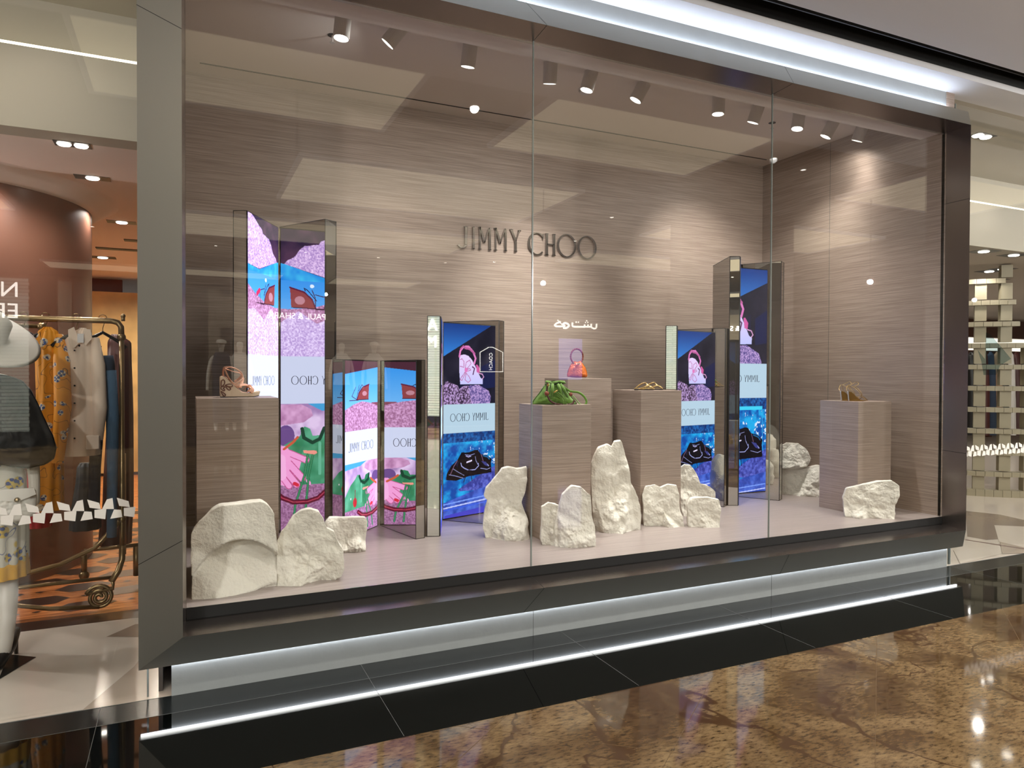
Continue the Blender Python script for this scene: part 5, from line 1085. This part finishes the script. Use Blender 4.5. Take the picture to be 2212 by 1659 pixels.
# orange ring bag
YO = 5.12; zt = 1.572; M_or = mat('orange_satin', (206, 108, 34), .35, vary=.1, vscale=30)
ob = thing('handbag', 'small orange pouch bag with beaded ring handle on the rear plinth', 'handbag', (aty(1246, 814, YO).x, YO, zt))
b = inflate([(1226, 814), (1225, 808), (1228, 798), (1232, 790), (1236, 784), (1240, 780), (1247, 782), (1254, 779), (1258, 785), (1264, 794), (1267, 802), (1268, 812), (1266, 815), (1246, 816)], YO, .13, p=2.2, nz=(.007, 18), seed=33, rough=.001)
for i, v in enumerate(b.v): b.v[i] = Vector((v.x, v.y, max(v.z, zt+.001)))
b.build('bag_body', M_or, ob, smooth=True)
c = aty(1246, 770, YO); b = MB(); 
ring_ = [c+Vector((math.cos(a)*.058, 0, math.sin(a)*.062)) for a in [2*math.pi*i/40 for i in range(40)]]
b.tube(ring_, .0065, 8, closed=True)
for p in ring_[::2]: b.ball(p, .0085, 8)
b.build('ring_handle', M_bead, ob, smooth=True)
b = MB(); b.ball(aty(1239, 785, YO-.06), .009, 8); b.ball(aty(1250, 786, YO-.062), .011, 8); b.build('charms', M_gold, ob, smooth=True)
strap([aty(x, y, YO-.05) for x, y in ((1232, 790), (1244, 788), (1256, 790))], .006, .6, 'drawstring', M_or, ob)
# flat gold sandals
M_pgold = mat('pale_gold_leather', (212, 182, 128), .22, .75)
q4 = PX(24.58, 1350, 810); zt = 1.478
for i, (off, YF) in enumerate(((0, 4.76), (500, 4.84))):
    f = thing('flat_sandal', ['nearer flat gold strappy sandal on the right middle plinth', 'farther flat gold strappy sandal on the right middle plinth'][i], 'shoe', (aty(1350+(1000+off)/24.58, 842, YF).x, YF, zt))
    C1 = aty(1350+(1000+off)/24.58, 842, YF); N1, R1 = frame_at(C1)
    k = lambda pts, Y: [atp(1350+(x+off*.95)/24.58, 810+y/24.58, C1, N1)+N1*(Y-YF) for x, y in pts]
    L = k([(460, 740), (700, 720), (1100, 750), (1500, 755), (1560, 780), (1500, 800), (1100, 800), (500, 790)], YF)
    dz_ = zt+.001-min(p.z for p in L); mv = lambda L: [p+Vector((0, 0, dz_)) for p in L]
    b = MB(); b.extr([p-N1*.035 for p in mv(L)], N1*.07); b.build('sole', M_sole, f, bevel=.002)
    b = MB(); b.extr([p-N1*.034+Vector((0, 0, .006)) for p in mv(k([(480, 735), (700, 722), (1100, 748), (1500, 752), (1500, 762), (480, 748)], YF))], N1*.068); b.build('footbed', M_pgold, f)
    for a, d0, d1 in (([(520, 730), (700, 560), (900, 440), (1080, 400), (1150, 480)], -.03, .0), ([(1080, 420), (1200, 500), (1260, 560), (1400, 640), (1530, 740)], 0, -.03), ([(700, 720), (1000, 640), (1140, 560), (1250, 530)], -.034, -.02), ([(800, 740), (1000, 690), (1180, 600), (1400, 600), (1500, 700)], .03, .03), ([(560, 720), (760, 540), (1000, 430)], .03, .01)):
        pts = mv([k([p], YF+d0+(d1-d0)*j/(len(a)-1))[0] for j, p in enumerate(a)]); strap(pts, .009, .4, 'strap', M_pgold, f)
    b = MB()
    for x in range(760, 1100, 60): b.ball(mv(k([(x, 735)], YF-.037))[0], .004, 6)
    b.build('studs', M_gold, f)
# gold wedge heels
q5s = 22.12; zt = 1.382; M_gold2 = mat('bronze_gold_metallic', (150, 112, 60), .18, .9); M_silver = mat('silver_heel', (206, 206, 220), .2, .8)
for i, (off, YH) in enumerate(((0, 4.44), (350, 4.36))):
    f = thing('heeled_sandal', ['farther gold wedge heel sandal on the far right plinth', 'nearer gold wedge heel sandal on the far right plinth'][i], 'shoe', (aty(1790+(900+off)/q5s, 867, YH).x, YH, zt))
    C1 = aty(1790+(900+off)/q5s, 850, YH); N1, R1 = frame_at(C1)
    k = lambda pts, Y, o=off: [atp(1790+(x+o)/q5s, 810+y/q5s, C1, N1)+N1*(Y-YH) for x, y in pts]
    P0 = k([(545, 800), (640, 800), (740, 830), (840, 900), (1000, 1080), (1140, 1190), (1300, 1215), (1520, 1205), (1540, 1225), (1300, 1255), (620, 1255)], YH-.035); dz_ = zt+.001-min(p.z for p in P0); mv = lambda L: [p+Vector((0, 0, dz_)) for p in L]
    b = MB(); b.extr(mv(P0), N1*.07); b.build('wedge', M_gold2, f, bevel=.002)
    b = MB(); b.extr(mv(k([(528, 785), (610, 785), (600, 900), (640, 1250), (590, 1250), (555, 900)], YH-.037)), N1*.074); b.build('heel', M_silver, f, bevel=.001)
    for a, ds in (([(560, 800), (500, 700), (560, 520), (640, 500), (760, 560), (850, 620)], (-1, -.3, .4, 0, -.6, -1)), ([(640, 520), (800, 440), (1000, 350), (1080, 450), (900, 560)], (.2, .8, .5, -.6, -1)), ([(740, 540), (900, 640), (1080, 800), (1180, 1000), (1240, 1100)], (-1, -1, -1, -.8, -.6)), ([(860, 560), (1020, 650), (1200, 850), (1260, 1000)], (1, 1, .8, .4)), ([(700, 790), (660, 650), (640, 510)], (1, .8, .3)), ([(1040, 1100), (1150, 1020), (1280, 1040), (1400, 1120), (1480, 1200)], (-1, -.6, 0, .4, 1)), ([(1120, 1190), (1250, 1080), (1380, 1150), (1420, 1210)], (1, .3, -.5, -1)), ([(1200, 850), (1230, 930), (1220, 1010)], (-.8, 0, .8))):
        strap(mv([k([p], YH+d*.034)[0] for p, d in zip(a, ds)]), .0032, .7, 'strap', M_pgold, f)
# ================================================================== right hand shop
M_lat = mat('stone_tile_lattice', (152, 144, 122), .5, vary=.08, vscale=12)
LC = (10.75, 6.95); LR = 1.42
lt = thing('lattice_screen', 'curved stone tiled lattice screen standing on the right shop floor', 'room divider', (LC[0], LC[1], 0))
def arcbox(b, r0, r1, a0, a1, z0, z1, n):
    for i in range(n):
        A0, A1 = a0+(a1-a0)*i/n, a0+(a1-a0)*(i+1)/n; g = (A1-A0)*.0+.0015
        pts = [(LC[0]+r*math.cos(a), LC[1]+r*math.sin(a)) for r, a in ((r0, A0+g), (r1, A0+g), (r1, A1-g), (r0, A1-g))]; b.prism(pts, z0, z1)
ang = lambda d: rad(d)
for k in range(11):
    z = .0 if k == 0 else .285*k-.015; b = MB()
    lim = {8: (196, 238), 9: (196, 236), 10: (196, 231), 7: (184, 300)}.get(k, (170, 320))
    arcbox(b, LR-.12, LR+.03, ang(lim[0]), ang(lim[1]), z, z+.062 if k else .09, int((lim[1]-lim[0])/4)); b.build('ring_course', M_lat, lt)
for j, d in enumerate(range(172, 322, 12)):
    top = 2.9 if d in (232,) else (2.55 if 196 <= d <= 236 else 2.0); 
    for k in range(11):
        z0 = .06+.285*k if k else .09; z1 = min(.285*(k+1)-.015, 3.075)
        if z1 > top+.3 or (k >= 7 and not 196 <= d <= 238): continue
        b = MB(); arcbox(b, LR-.1, LR-.0, ang(d-2.8), ang(d+2.8), z0, z1, 1); b.build('post_block', M_lat, lt)
# shop interior behind the lattice
M_bb = mat('walnut_fascia', (88, 50, 32), .35)
b = MB(); b.box((8, 13.9, 0), (30, 14, 3.1)); struct(b.build('wall_shop_right', mat('grey_shop_wall', (92, 88, 84), .5)))
b = MB(); b.box((12, 11.8, 2.62), (30, 12.0, 3.09)); b.box((12, 11.8, 2.1), (30, 12.0, 2.28)); struct(b.build('trim_walnut_fascia', M_bb))
b = MB(); b.box((12, 12.0, 2.28), (30, 12.05, 2.62)); o = b.build('light_box', glow('white_light_box', (255, 244, 226), 1.6)); tag(o, 'long white light box between the walnut beams of the right shop', 'light box')
b = MB(); 
for x in (19.3, 20.6): b.box((x, 11.8, 0), (x+.12, 12, 2.1))
struct(b.build('trim_walnut_posts', M_bb))
b = MB(); b.box((20.7, 12.1, 0), (24, 12.2, 2.1)); struct(b.build('wall_gold_panel', M_onyx))
b = MB(); b.box((10.6, 9.9, 1.72), (19, 9.93, 1.75)); o = b.build('garment_rail', M_blk); tag(o, 'black rail of clothes behind the stone lattice', 'clothes rail')
gcol = [M_blk, mat('grey_wool', (110, 106, 104), .8), M_brown, M_denim, mat('camel_wool', (142, 112, 88), .8), M_blk, mat('white_cotton', (220, 216, 210), .8), M_brown, M_jac]
rj = random.Random(4)
for i in range(9):
    px = 2098+i*14; m = gcol[i]
    garment('hanging_jacket', [(760, px-2, px+2), (768, px-5, px+5), (800, px-6, px+6), (940, px-6.5, px+6.5)], 9.9, .2, m, ['black jacket at the left end of the rail behind the lattice', 'grey jacket second on the rail behind the lattice', 'brown jacket third on the rail behind the lattice', 'denim jacket fourth on the rail behind the lattice', 'camel jacket fifth on the rail behind the lattice', 'black jacket in the middle of the rail behind the lattice', 'white shirt on the rail behind the lattice', 'brown jacket near the photo edge behind the lattice', 'dark jacket at the photo edge behind the lattice'][i], 'jacket')
